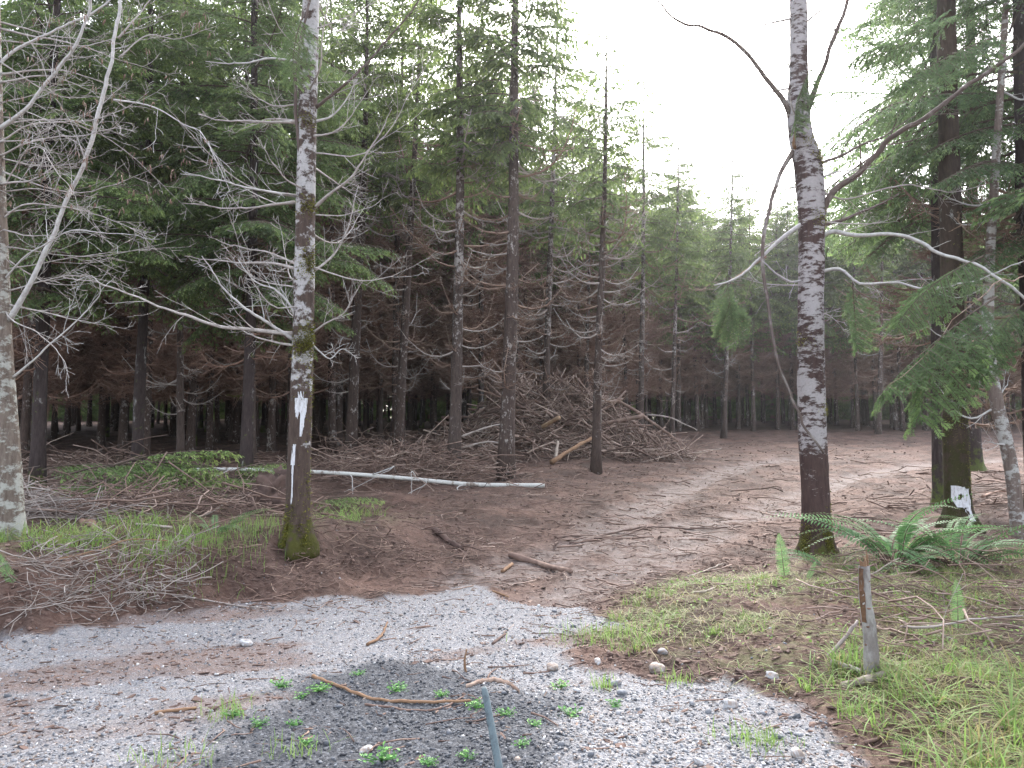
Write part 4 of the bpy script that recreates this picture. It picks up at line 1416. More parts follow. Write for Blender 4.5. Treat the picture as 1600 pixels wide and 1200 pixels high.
# --- mossy tree with the square paint mark, right
T5 = Trunk((1494, 822), [(1500, 826, 44), (1496, 780, 38), (1493, 700, 37), (1490, 600, 36), (1489, 500, 34), (1487, 400, 33), (1484, 300, 32), (1481, 150, 29), (1478, 0, 27), (1475, -150, 24)], [(0, 2.2, 0.10), (0, 2.5, 0.03)])
A5 = empty('mossy_tree', T5.root_pos)
tag(A5, 'moss-coated tree with a white square paint mark behind the right fern', 'tree')
T5.build(A5, 'mossy', 35, flare=0.5, bumps=0.07)
T5.paint(A5, 758, 812, -0.85, 0.5, 9, lambda S, U, n: ((U > 0.38) & (U < 0.97 - 0.06 * S + 0.05 * n) & (S < 0.85 + 0.2 * n) & (S > -0.95 + 0.9 * np.clip(0.62 - U, 0, 1) * 2) & ~((np.hypot((S + 0.25) / 1.0, (U - 0.66) * 2.2) < 0.20 + 0.25 * n))) | ((U <= 0.45) & (S > 0.05 + 0.5 * n) & (S < 0.8) & (U > 0.12 + 0.3 * n)))
T5.moss(A5, [(640, -0.4, 0.3, 400), (740, 0.6, 0.3, 300), (820, 0.2, 0.1, 260), (560, 0.2, 0.2, 200), (420, 0.2, 0.3, 80)], 9)

T6 = Trunk((1466, 792), [(1466, 792, 18), (1465, 700, 17), (1463, 600, 17), (1464, 450, 16), (1462, 250, 15), (1460, 0, 13), (1458, -120, 11)], [(0, 2, 0.03)])
A6 = empty('mossy_tree', T6.root_pos)
tag(A6, 'thin dark mossy trunk close behind and left of the tree with the square paint mark', 'tree')
T6.build(A6, 'dark_bark', 36, bumps=0.1)
T7 = Trunk((1525, 735), [(1525, 735, 24), (1523, 690, 19), (1521, 600, 18), (1520, 400, 17), (1518, 200, 15), (1515, 0, 12)], [(0, 2, 0.03)])
A7 = empty('mossy_tree', T7.root_pos)
tag(A7, 'dark mossy trunk further back between the paint-marked mossy tree and the spotted pale stem', 'tree')
T7.build(A7, 'dark_bark', 37)
T8 = Trunk((1592, 838), [(1592, 838, 22), (1584, 760, 20), (1574, 700, 20), (1556, 620, 19), (1546, 560, 18), (1544, 480, 17), (1548, 380, 14), (1556, 250, 12), (1566, 100, 10), (1572, 0, 8)], [(0.2, 1.5, 0.01)])
A8 = empty('alder_tree', T8.root_pos)
tag(A8, 'crooked spotted pale stem leaning left beside the right edge', 'tree')
T8.build(A8, 'birch_spot', 38, flare=0.1)
T8.rand_limbs(A8, 9, 120, 760, (0.5, 1.3), 'limb_white', 8, w=5, up=0.2, twigs=6, lfrac=0.4)

# --- firs on the right with long drooping boughs
rgq = np.random.default_rng(5)


def right_fir(px, Y, label, H, cb, Lmax, r0, seed, keep, toward):
    tr, fo, wd, dd, path, rad = make_conifer(seed, H, cb, Lmax, r0, lod=1, dead_from=1.8, dead_n=45, dead_L=1.25, keep=keep, sides=16, wob=0.06)
    x = (px - 800) / F_PX * Y
    o = empty('fir_tree', (x, Y, gz(x, Y) - 0.05))
    o.rotation_euler = (0, 0, toward)
    link('trunk', tr.mesh('trunk', MAT['dark_bark']), o)
    link('crown', merge_meshes_with_two_mats(fo, wd, MAT['needle_near'], MAT['bough_wood'], 'crown'), o)
    d = link('dead_branches', dd.mesh('dead_branches', MAT['dead']), o); d['kind'] = 'stuff'
    tag(o, label, 'tree')
    return o, tr, path


FR, _, _ = right_fir(1622, 12.9, 'dark wide fir trunk along the right edge with green boughs reaching left', 14.5, 4.8, 4.2, 0.21, 801, 0.72, 0.0)
right_fir(1478, 17.5, 'sparse fir behind the paint-marked mossy tree, its crown against the sky', 15.0, 5.8, 3.9, 0.15, 802, 0.8, 0.8)

# near boughs with single needles
NEAR = [live_branch(900 + i, L_, 2, droop=dr, rise=rs) for i, (L_, dr, rs) in enumerate([(1.5, 0.16, 0.06), (1.1, 0.22, 0.08), (0.8, 0.3, 0.1)])]
NEAR_ME = []
for f, w in NEAR:
    a, b = MB(), MB(); a.add_arrays(f); b.add_arrays(w)
    NEAR_ME.append(merge_meshes_with_two_mats(a, b, MAT['needle_near'], MAT['bough_wood'], 'bough'))


def aim(o, p, target, roll=0.0, scale=1.0):
    d = Vector(target) - Vector(p)
    q = d.to_track_quat('X', 'Z')
    o.rotation_mode = 'QUATERNION'
    o.rotation_quaternion = q @ Matrix.Rotation(roll, 4, 'X').to_quaternion()
    o.location = tuple(p); o.scale = (scale,) * 3


def near_bough(root, p_px, q_px, Y0, Y1, k, L_, name='bough', roll=0.0):
    p = atY(*p_px, Y0); q = atY(*q_px, Y1)
    o = link(name, NEAR_ME[k])
    sc = np.linalg.norm(q - p) / L_
    aim(o, p, q, roll, sc)
    bpy.context.view_layer.update()
    if root is not None:
        m = root.matrix_world.inverted() @ o.matrix_world
        o.parent = root
        loc, rot, s = m.decompose()
        o.location = loc; o.rotation_quaternion = rot; o.scale = s
    return o


bpy.context.view_layer.update()
# the big near spray at the right and the limb that carries it
near_bough(FR, (1545, 470), (1372, 590), 7.9, 7.4, 0, 1.45, roll=0.25)
near_bough(FR, (1560, 500), (1490, 600), 7.8, 7.6, 1, 0.95, roll=-0.2)
near_bough(FR, (1520, 520), (1420, 610), 7.8, 7.3, 2, 0.75, roll=0.1)
near_bough(FR, (1530, 400), (1420, 470), 8.2, 7.8, 1, 0.95, roll=-0.2)
near_bough(FR, (1600, 470), (1530, 560), 7.9, 7.7, 1, 0.95)
near_bough(FR, (1560, 60), (1400, 110), 9.6, 9.0, 0, 1.45)
near_bough(FR, (1500, 40), (1330, 70), 10.2, 9.8, 0, 1.45, roll=0.4)
k_ = 7.9 / F_PX / 2
fp = np.array(FR.location)
limb(FR, [fp + np.array([0, 0, 4.2]), atY(1640, 420, 9.5), atY(1570, 440, 8.2), atY(1540, 472, 7.9), atY(1450, 540, 7.65), atY(1372, 590, 7.4)], 0.018, 0.003, 'dead', 401, twigs=6, level=1, lfrac=0.2, origin=fp)
# sprays on the front of the upper part of both alders
def hung(p_px, q_px, Y0, Y1, k, L_, label, roll=0.0):
    o = near_bough(None, p_px, q_px, Y0, Y1, k, L_, 'hanging_bough', roll)
    tag(o, label, 'bough')
    return o


hung((1140, 430), (1150, 545), T2.Y - 0.25, T2.Y - 0.2, 0, 1.5, 'green fir bough hanging tip down from the broken limb left of the white-plated alder')
o_ = link('side_spray', NEAR_ME[1], None)
bpy.context.view_layer.update()
hb = [x for x in C.objects if x.name.startswith('hanging_bough')][0]
o_.parent = hb; o_.location = (0.45, 0.03, 0.0); o_.rotation_euler = (0.9, 0.2, 0.2); o_.scale = (0.75,) * 3
o_ = link('side_spray', NEAR_ME[1], None)
o_.parent = hb; o_.location = (0.55, -0.03, 0.0); o_.rotation_euler = (-0.9, 0.1, -0.22); o_.scale = (0.75,) * 3
for k_, (a, b, c, sc_) in enumerate([(1.5, -0.3, 0.35, 0.62), (-1.4, 0.25, -0.3, 0.7), (0.3, 0.3, 0.12, 0.6)]):
    o_ = link('side_spray', NEAR_ME[k_ % 2 + 1], hb)
    o_.location = (0.35 + 0.22 * k_, 0.03 * (k_ - 1), 0.0); o_.rotation_euler = (a, b * 0.4, c); o_.scale = (sc_,) * 3
hung((1330, 440), (1325, 550), T2.Y - 0.6, T2.Y - 0.5, 2, 0.8, 'small green fir sprig hanging right beside the white-plated alder trunk')
hung((1270, 95), (1236, 185), T2.Y - 0.35, T2.Y - 0.45, 1, 1.0, 'green fir sprig draped over the upper trunk of the white-plated alder')
hung((470, 20), (462, 110), T1.Y - 0.6, T1.Y - 0.8, 1, 1.0, 'green fir sprig draped over the top of the paint-marked alder trunk')

# ------------------------------------------------------------------ slash pile
rg = np.random.default_rng(91)
PC = at(860, 706); PC = np.array([1.7, 27.6, gz(1.7, 27.6)])


def pile_h(u, v):
    """height of the heap over its base; u across, v deep (m from its centre)"""
    a = 2.6 * np.exp(-(((u + 1.3) / 1.5) ** 2 + (v / 1.9) ** 2)) + 1.6 * np.exp(-(((u - 1.2) / 1.5) ** 2 + ((v + 0.3) / 1.6) ** 2)) + 0.4 * np.exp(-(((u - 3.0) / 1.2) ** 2 + (v / 1.5) ** 2)) + 0.5 * np.exp(-(((u + 3.8) / 1.2) ** 2 + ((v + 1) / 1.3) ** 2))
    return a * (1 + 0.55 * fbm(u * 1.1, v * 1.1, 61, 3)) + 0.12 * fbm(u * 4, v * 4, 62, 3) * (a > 0.2)


gu, gv = np.meshgrid(np.linspace(-5.2, 5.8, 90), np.linspace(-3.8, 3.8, 64), indexing='ij')
hz_ = pile_h(gu, gv) * 0.86
Xp, Yp = PC[0] + gu, PC[1] + gv
Zp = terrain(Xp, Yp) + hz_ - 0.10
idx = np.arange(gu.size).reshape(gu.shape)
Q = np.stack([idx[:-1, :-1], idx[1:, :-1], idx[1:, 1:], idx[:-1, 1:]], -1).reshape(-1, 4)
m = MB(); m.add(np.stack([Xp, Yp, Zp], -1).reshape(-1, 3), Q, None, np.clip(0.15 + 0.3 * fbm(gu * 3, gv * 3, 63, 3), 0, 1).ravel())
heap = m
n = 5200
u = rg.normal(0.2, 2.1, n); v = rg.normal(-0.5, 1.5, n)
hh = pile_h(u, v)
keep = (hh > 0.10) & (np.abs(u) < 5.2) & (np.abs(v) < 3.6)
u, v, hh = u[keep], v[keep], hh[keep]
n = len(u)
L = 0.35 + 2.0 * rg.uniform(0, 1, n) ** 2.4
rad = 0.007 + 0.022 * rg.uniform(0, 1, n) ** 3 + L * 0.005
gx_ = (pile_h(u + 0.1, v) - hh) / 0.1; gy_ = (pile_h(u, v + 0.1) - hh) / 0.1
yaw = np.where(rg.uniform(0, 1, n) < 0.6, rg.normal(0.1, 0.5, n), rg.uniform(0, 2 * PI, n))
pit = np.arctan(gx_ * np.cos(yaw) + gy_ * np.sin(yaw)) * 0.8 + rg.normal(0, 0.34, n)
rand_sticks(heap, np.stack([PC[0] + u, PC[1] + v, terrain(PC[0] + u, PC[1] + v) + hh * 0.9 + rg.uniform(-0.05, 0.12, n)], -1), L, rad, rg, yaw, pit, np.clip(rg.normal(0.5, 0.26, n), 0, 1), N=5)
n = 90
u = rg.normal(0.2, 1.8, n); v = rg.normal(-0.9, 1.0, n); hh = pile_h(u, v)
k_ = hh > 0.25
u, v, hh = u[k_], v[k_], hh[k_]; n = len(u)
rand_sticks(heap, np.stack([PC[0] + u, PC[1] + v, terrain(PC[0] + u, PC[1] + v) + hh * 0.92], -1), rg.uniform(0.7, 2.6, n), rg.uniform(0.03, 0.065, n), rg, rg.normal(0.2, 0.8, n), rg.normal(0, 0.3, n), np.clip(rg.normal(0.35, 0.25, n), 0, 1), 0.04, 5, 7)
tag(heap.build('slash_pile', MAT['slash']), 'heap of brown slash branches and roots behind the front firs', 'brush pile', kind='stuff')


def stick_thing(name, pix, r0, r1, mat, label, cat='stick', group=None, raise_=None, seed=0, twigs=0, N=14, sides=8, jit=0.012, lfrac=0.3, tint=0.5, Ys=None):
    """a stick, branch or log lying through photograph points on the ground (raise_: height above it at each point)"""
    P = []
    for i, p in enumerate(pix):
        if Ys is not None:
            q = atY(p[0], p[1], Ys[i])
        else:
            q = at(*p)
            q[2] += (0.7 * max(r0, r1) if raise_ is None else raise_[i])
        P.append(q)
    P = np.array(P)
    b = P.mean(0)
    path = spline(P, N)
    rg = np.random.default_rng(seed + 5000)
    Lt = np.linalg.norm(P[-1] - P[0])
    path = path + rg.normal(0, jit * 0.4, (N, 3)) * Lt * np.array([1, 1, 0.4])
    if Ys is None and raise_ is None:
        path[:, 2] = np.maximum(path[:, 2], terrain(path[:, 0], path[:, 1]) + 0.5 * min(r0, r1))
    rad = np.linspace(r0, r1, N) * (1 + 0.10 * rg.normal(0, 1, N))
    mb = MB()
    V, Q, T = tubes(path[None] - b, rad[None], sides)
    mb.add(V, Q, T, np.clip(tint + 0.2 * rg.normal(0, 1, len(V)) * 0.5, 0, 1))
    if twigs:
        grow_twigs(mb, path - b, r0, rg, 2, twigs, lfrac, 0.1, 0, tint)
    o = mb.build(name, MAT[mat])
    o.location = tuple(b)
    tag(o, label, cat, group)
    return o


stick_thing('log', [(866, 690), (897, 672), (1005, 650)], 0.07, 0.06, 'slash', 'dark log lying slantwise across the top of the slash pile', 'log', Ys=[26, 26, 26.2], seed=1)
stick_thing('log', [(848, 667), (874, 652)], 0.075, 0.07, 'raw', 'short sawn orange log poking out of the slash pile', 'log', Ys=[25.2, 24.7], seed=2, tint=0.8)
stick_thing('log', [(862, 722), (900, 698), (925, 685)], 0.07, 0.05, 'raw', 'bare tan pole leaning on the foot of the slash pile', 'log', Ys=[22.8, 23.8, 24.6], seed=3, tint=0.45)
stick_thing('log', [(868, 716), (872, 690)], 0.05, 0.04, 'pale_wood', 'short pale stub standing at the foot of the slash pile', 'log', Ys=[23.2, 24.0], seed=4)
stick_thing('log', [(955, 622), (990, 640), (1030, 668), (1060, 690)], 0.06, 0.04, 'slash', 'long brown pole sliding down the right end of the slash pile', 'log', Ys=[27.0, 26.8, 26.6, 26.4], seed=5, twigs=4)
stick_thing('branch', [(1010, 648), (1045, 652), (1090, 672)], 0.03, 0.012, 'dead_pale', 'arched pale branch at the right tail of the slash pile', 'branch', Ys=[27.5, 27.3, 27.0], seed=6, twigs=5)
stick_thing('branch', [(770, 600), (815, 580), (860, 590), (905, 605)], 0.035, 0.015, 'slash', 'long thin branch crowning the slash pile', 'branch', Ys=[27.2, 27.3, 27.3, 27.3], seed=7, twigs=8)
stick_thing('branch', [(722, 682), (760, 668), (785, 662)], 0.035, 0.02, 'dead_pale', 'grey branch fanning out of the left end of the slash pile', 'branch', Ys=[23.6, 24.4, 25], seed=8, twigs=9)
stick_thing('branch', [(720, 700), (765, 690), (800, 700)], 0.03, 0.015, 'dead_pale', 'grey branch lying low at the left foot of the slash pile', 'branch', Ys=[22.5, 23, 23.4], seed=9, twigs=9)

# ------------------------------------------------------------------ fallen white trunk
FL = [(205, 738), (330, 733), (440, 735), (540, 740), (640, 748), (740, 757), (850, 759)]
FY = [16.8, 16.6, 16.5, 16.6, 16.9, 17.3, 17.8]
FP = np.array([atY(p[0], p[1], y) for p, y in zip(FL, FY)])
for q in FP: q[2] = max(q[2], gz(q[0], q[1]) + 0.05)
fo_root = empty('fallen_trunk', FP[3])
tag(fo_root, 'slender white fallen trunk lying across behind the paint-marked alder', 'fallen tree')
pth = spline(FP, 30)
mb = MB(); V, Q, T = tubes(pth[None] - FP[3], np.linspace(0.030, 0.050, 30)[None], 10); mb.add(V, Q, T, np.repeat(np.clip(0.9 - 0.9 * sstep(24, 29, np.arange(30)), 0.1, 1), 10))
mb.build('trunk', MAT['fallen'], fo_root)
rg = np.random.default_rng(14)
for i, f in enumerate([0.25, 0.42, 0.52, 0.57, 0.64, 0.68, 0.8]):
    p = np.array([np.interp(f * 29, np.arange(30), pth[:, k]) for k in range(3)])
    L_ = rg.uniform(0.5, 1.0)
    limb(fo_root, [p, p + np.array([rg.normal(0, 0.25), -0.25, -0.12 + 0.35 * (i % 2)]) * L_, p + np.array([rg.normal(-0.2, 0.4), -0.6, -0.6 + 0.2 * (i % 2)]) * L_], 0.016, 0.004, 'limb_white', 420 + i, twigs=3, level=1, origin=FP[3])

# ------------------------------------------------------------------ brush on the left bank
rg = np.random.default_rng(92)


def brush(n, region, Lr, rr, mat, tint, name, label, seed, hmax=0.4, pit=0.25, yaw=None):
    rg = np.random.default_rng(seed)
    px = rg.uniform(region[0], region[1], n); py = rg.uniform(region[2], region[3], n)
    P = np.array([at(a, b) for a, b in zip(px, py)])
    P[:, 2] += rg.uniform(0, 1, n) ** 1.6 * hmax
    L = rg.uniform(*Lr, n) * rg.uniform(0.4, 1, n)
    rad = rg.uniform(*rr, n) * 1.4
    m = MB()
    yw = None if yaw is None else rg.normal(yaw[0], yaw[1], n)
    rand_sticks(m, P, L, rad, rg, yw, rg.normal(0, pit, n), np.clip(rg.normal(tint, 0.2, n), 0, 1), 0.18, 6, 4)
    tag(m.build(name, MAT[mat]), label, 'brush', kind='stuff')


brush(520, (60, 470, 725, 815), (0.6, 2.2), (0.004, 0.011), 'slash', 0.5, 'brush', 'tangle of cut twigs on the left bank between the pale alder and the marked alder', 1, 0.45)
brush(330, (30, 300, 845, 965), (0.25, 1.0), (0.0018, 0.0045), 'dead_pale', 0.3, 'brush', 'grey twig bundle slumped down the face of the left bank', 2, 0.15, 0.35)
brush(380, (500, 745, 690, 755), (0.5, 2.0), (0.005, 0.014), 'slash', 0.45, 'brush', 'low brown brush between the stout pale fir and the slash pile', 3, 0.7, 0.35)
brush(300, (440, 745, 780, 905), (0.15, 0.75), (0.002, 0.0075), 'litter', 0.42, 'brush', 'broken roots and sticks pushed up along the left side of the track', 4, 0.12, 0.25)
brush(140, (1290, 1600, 860, 1020), (0.4, 1.5), (0.003, 0.007), 'slash', 0.5, 'brush', 'thin brown twigs tangled over the right verge around the broken sapling', 5, 0.2, 0.2)
brush(90, (1380, 1600, 735, 800), (0.6, 2.0), (0.006, 0.016), 'slash', 0.5, 'brush', 'cut branches lying in the clearing behind the paint-marked mossy tree', 6, 0.15, 0.1)
brush(220, (870, 1400, 690, 860), (0.5, 1.8), (0.004, 0.013), 'slash', 0.4, 'brush', 'scattered sticks flattened into the soil of the clearing', 7, 0.02, 0.05)

def heap_brush(n, cx, cy_, sx, sy, hmax, Lr, rr, mat, tint, label, seed):
    rg = np.random.default_rng(seed)
    u = rg.normal(0, 0.55, n); v = rg.normal(0, 0.55, n)
    x = cx + u * sx; y = cy_ + v * sy
    h = hmax * np.exp(-(u ** 2 + v ** 2) * 0.9)
    P = np.stack([x, y, terrain(x, y) + h * rg.uniform(0.1, 1.0, n)], -1)
    L = rg.uniform(*Lr, n); rad = rg.uniform(*rr, n)
    m = MB(); rand_sticks(m, P, L, rad, rg, None, rg.normal(0, 0.3, n), np.clip(rg.normal(tint, 0.22, n), 0, 1), 0.2, 6, 4)
    tag(m.build('brush', MAT[mat]), label, 'brush', kind='stuff')


heap_brush(620, -7.0, 13.6, 2.8, 1.5, 0.42, (0.4, 2.0), (0.005, 0.013), 'slash', 0.5, 'heap of cut twigs and boughs between the pale alder and the marked alder', 11)
heap_brush(420, -7.5, 11.2, 2.0, 1.2, 0.45, (0.4, 1.6), (0.004, 0.010), 'dead_pale', 0.3, 'grey twig heap beside the foot of the pale alder', 12)
heap_brush(420, -2.6, 18.6, 2.6, 1.6, 0.9, (0.4, 1.8), (0.006, 0.016), 'slash', 0.42, 'brown brush heap behind the fallen white trunk', 13)
heap_brush(380, -5.6, 12.0, 2.2, 0.8, 0.4, (0.3, 1.3), (0.003, 0.009), 'litter', 0.45, 'brown twig heap behind the grass of the left bank', 15)
heap_brush(300, -9.5, 17.5, 3.0, 1.6, 0.8, (0.5, 2.2), (0.006, 0.015), 'slash', 0.45, 'brown brush heap under the low green firs', 14)

brush(500, (0, 640, 840, 960), (0.10, 0.6), (0.0015, 0.005), 'litter', 0.4, 'brush', 'fine roots and bark shreds covering the cut face of the left bank', 8, 0.03, 0.25)
brush(900, (640, 1260, 705, 930), (0.08, 0.8), (0.0018, 0.007), 'slash', 0.5, 'brush', 'fine sticks pressed into the dirt track', 9, 0.01, 0.05)

# uprooted stump behind the alder
sp = at(425, 790); sp = np.array([atY(428, 770, 13.6)[0], 13.6, gz(atY(428, 770, 13.6)[0], 13.6)])
st = empty('root_stump', sp)
tag(st, 'torn brown root stump tipped over behind the paint-marked alder', 'stump')
sv, sf = ico_sub(3)
rgs = np.random.default_rng(3)
d_ = 1 + 0.75 * fbm(sv[:, 0] * 2.6 + 3, sv[:, 1] * 2.2 + sv[:, 2] * 2.9, 71, 5, 0.65)
mb = MB(); mb.add(sv * d_[:, None] * np.array([0.42, 0.35, 0.40]) + np.array([0, 0, 0.28]), None, sf, np.clip(0.12 + 0.3 * fbm(sv[:, 0] * 4, sv[:, 2] * 4, 72, 3), 0, 1))
mb.build('root_plate', MAT['litter'], st)
for i in range(14):
    a = rgs.uniform(0, 2 * PI); e = rgs.uniform(-0.2, 0.9)
    d = np.array([math.cos(a) * math.cos(e), math.sin(a) * math.cos(e), math.sin(e)])
    limb(st, [d * 0.25 + np.array([0, 0, 0.28]), d * 0.5 + np.array([0, 0, 0.30]), d * 0.75 + np.array([0, 0, 0.28 + rgs.normal(0, 0.1)])], 0.035, 0.008, 'litter', 440 + i, twigs=2, level=1, name='root')

# cut green boughs on the bank
BOUGH_ME = []
for i in range(2):
    f, w = live_branch(950 + i, 1.7, 1, droop=0.30, rise=0.25)
    a, b = MB(), MB(); a.add_arrays(f); b.add_arrays(w)
    BOUGH_ME.append(merge_meshes_with_two_mats(a, b, MAT['bough'], MAT['bough_wood'], 'cut_bough'))
for i, (px, py, sc, yw, lab) in enumerate([
    (145, 745, 0.95, 0.3, 'cut green fir bough at the left root end of the fallen white trunk'),
    (190, 742, 1.1, 0.1, 'bright cut fir bough heaped under the fallen white trunk'),
    (245, 750, 1.05, -0.2, 'yellow-green cut fir bough right of the thin white-barked fir'),
    (295, 765, 0.9, 0.5, 'drooping cut fir bough near the tipped root stump'),
    (170, 780, 0.9, 2.6, 'dull green cut fir bough lying in the tangle by the pale alder'),
    (350, 788, 0.7, 2.9, 'cut fir bough pressed into the grass left of the paint-marked alder'),
    (505, 800, 0.75, 0.4, 'small cut fir bough at the right foot of the paint-marked alder'),
    (95, 740, 0.8, 0.2, 'cut fir bough leaning up beside the pale alder'),
    (217, 728, 1.1, 0.6, 'topmost bright cut fir bough of the heap on the left bank'),
    (170, 765, 1.0, -0.1, 'lowest bright cut fir bough in front of the heap on the left bank'),
    (75, 775, 0.9, 0.2, 'cut fir bough at the right foot of the pale alder'),
    (150, 800, 0.8, -0.3, 'cut fir bough half buried in the grass of the left bank'),
    (385, 742, 0.8, 0.9, 'feathery cut fir bough leaning on the fallen white trunk beside the alder')]):
    p = atY(px, py, 13.2 + 0.35 * (i % 4)); p[2] = max(p[2], gz(p[0], p[1]) + 0.1) + 0.04
    o = link('cut_bough', BOUGH_ME[i % 2])
    o.location = (p[0] - 0.45 * math.cos(yw) * sc, p[1], p[2]); o.rotation_euler = (0.35 * math.sin(i * 2.1), -0.12, yw); o.scale = (sc * 1.05,) * 3
    tag(o, lab, 'bough', 'cut boughs on the left bank')

# ------------------------------------------------------------------ ferns
def frond_mesh(seed, L, arch=0.55, w=0.10):
    rg = np.random.default_rng(seed)
    n = 34
    s = np.linspace(0, 1, 14)
    ax = np.stack([L * (0.25 * s + 0.62 * s ** 1.6), 0.05 * L * np.sin(2 * s + seed), L * (0.95 * s - arch * s ** 2.1)], -1)
    fo, wd = MB(), MB()
    V, Q, T = tubes(ax[None], (0.0042 * (1 - 0.8 * s))[None], 4); wd.add(V, Q, T, 0.3)
    u = np.linspace(0.16, 0.995, n)
    p = np.stack([np.interp(u, s, ax[:, k]) for k in range(3)], -1)
    tg = unit(np.stack([np.interp(u, s, np.gradient(ax[:, k])) for k in range(3)], -1))
    lat = np.array([0, 1.0, 0])
    prof = w * np.clip(np.minimum(u * 3.0, 1), 0, 1) * (1 - u ** 3.5 * 0.96)
    for sgn in (-1, 1):
        up = unit(np.cross(tg, lat) * -1)
        d = unit(lat * sgn + tg * 0.28 - up * 0.12 + rg.normal(0, 0.05, (n, 3)))
        l = prof * rg.uniform(0.9, 1.08, n)
        wv = 0.020 * (0.35 + 0.65 * (1 - u)) * np.ones(n) + 0.003
        a = p; m1 = p + d * (l * 0.15)[:, None]; m2 = p + d * (l * 0.62)[:, None]; tip = p + d * l[:, None]
        tip = tip - np.array([0, 0, 0.12]) * l[:, None]
        V = np.stack([m1 - tg * (wv * 0.5)[:, None], m2 - tg * (wv * 0.42)[:, None], tip, m2 + tg * (wv * 0.42)[:, None], m1 + tg * (wv * 0.5)[:, None]], 1)
        base = np.arange(n) * 5
        fo.add(V.reshape(-1, 3), np.stack([base, base + 1, base + 3, base + 4], -1), np.stack([base + 1, base + 2, base + 3], -1), np.repeat(np.clip(0.45 + 0.25 * u + rg.normal(0, 0.08, n), 0, 1), 5))
    return merge_meshes_with_two_mats(fo, wd, MAT['fern'], MAT['litter'], 'frond')


FROND = [frond_mesh(i, L_, ar, w) for i, (L_, ar, w) in enumerate([(0.95, 0.62, 0.075), (0.85, 0.75, 0.07), (1.0, 0.5, 0.08), (0.7, 0.9, 0.06)])]


FROND_DEAD = FROND[1].copy()
FROND_DEAD.materials[0] = MAT['litter']


def fern(px, py, n, scale, label, seed, yaws=None, dz=0.0):
    rg = np.random.default_rng(seed)
    p = at(px, py)
    o = empty('sword_fern', (p[0], p[1], p[2] + dz))
    for i in range(n):
        old = i % 7 == 6
        f = link('frond', FROND_DEAD if old else FROND[rg.integers(0, 4)], o)
        if old: f['label'] = 'dead brown frond sunk to the ground'
        yw = rg.uniform(0, 2 * PI) if yaws is None else yaws[i % len(yaws)] + rg.normal(0, 0.2)
        f.rotation_euler = (rg.normal(0, 0.28), rg.normal(0.75, 0.12) if old else rg.normal(0.0, 0.24), yw)
        s_ = scale * rg.uniform(0.7, 1.1)
        f.scale = (s_,) * 3
        f.location = (0.05 * math.cos(yw), 0.05 * math.sin(yw), -0.03)
    tag(o, label, 'fern')
    return o


fern(1398, 884, 30, 1.7, 'largest sword fern arching between the white-plated alder and the mossy tree', 1)
fern(1500, 890, 26, 1.5, 'spreading sword fern in front of the tree with the square paint mark', 2, [0.0, -0.4, 0.5, 2.6, -0.8, 3.4, 1.5])
fern(335, 838, 9, 0.75, 'small pale fern in the grass left of the paint-marked alder', 7)
fern(120, 800, 9, 0.8, 'small fern right of the pale alder foot', 8)
fern(1300, 892, 9, 0.8, 'low fern fronds at the moss skirt of the white-plated alder', 3, [3.2, 2.7, -0.5])


def upright_frond(px, py, h_px, label, lean, seed):
    p = at(px, py)
    h = h_px / F_PX * p[1]
    o = empty('fern_frond', p)
    f = link('frond', STRAIGHT, o)
    f.scale = (h, h, h); f.rotation_euler = (0, 0, PI / 2)
    o.rotation_euler = (0, lean, 0)
    tag(o, label, 'fern')


def straight_frond():
    fo, wd = MB(), MB()
    n = 26
    s = np.linspace(0, 1, 8)
    ax = np.stack([0.1 * s ** 2, 0 * s, s], -1)
    V, Q, T = tubes(ax[None], (0.012 * (1 - 0.8 * s))[None], 4); wd.add(V, Q, T, 0.4)
    u = np.linspace(0.05, 0.99, n)
    rg = np.random.default_rng(4)
    for sgn in (-1, 1):
        for i in range(n):
            c = np.array([0.1 * u[i] ** 2, 0, u[i]])
            l = 0.17 * math.sin(PI * min(1, 0.25 + 0.75 * u[i])) ** 0.7 + 0.015
            w = 0.03
            d = np.array([rg.normal(0, 0.1), sgn, 0.25])
            V = np.array([c - [0, 0, w / 2], c + d * l * 0.6 - [0, 0, w * 0.4], c + d * l, c + d * l * 0.6 + [0, 0, w * 0.4], c + [0, 0, w / 2]])
            fo.add(V, [[0, 1, 3, 4]], [[1, 2, 3]], 0.75 + rg.normal(0, 0.1))
    return merge_meshes_with_two_mats(fo, wd, MAT['fern'], MAT['litter'], 'frond')


STRAIGHT = straight_frond()
upright_frond(1226, 903, 66, 'single upright fern frond left of the white-plated alder foot', -0.08, 1)
upright_frond(1497, 985, 74, 'single upright fern frond in the grass right of the broken sapling', 0.05, 2)
upright_frond(1262, 905, 30, 'short fern frond low in front of the white-plated alder foot', 0.5, 3)
upright_frond(22, 915, 60, 'bright fern frond against the left edge below the pale alder', -0.6, 4)


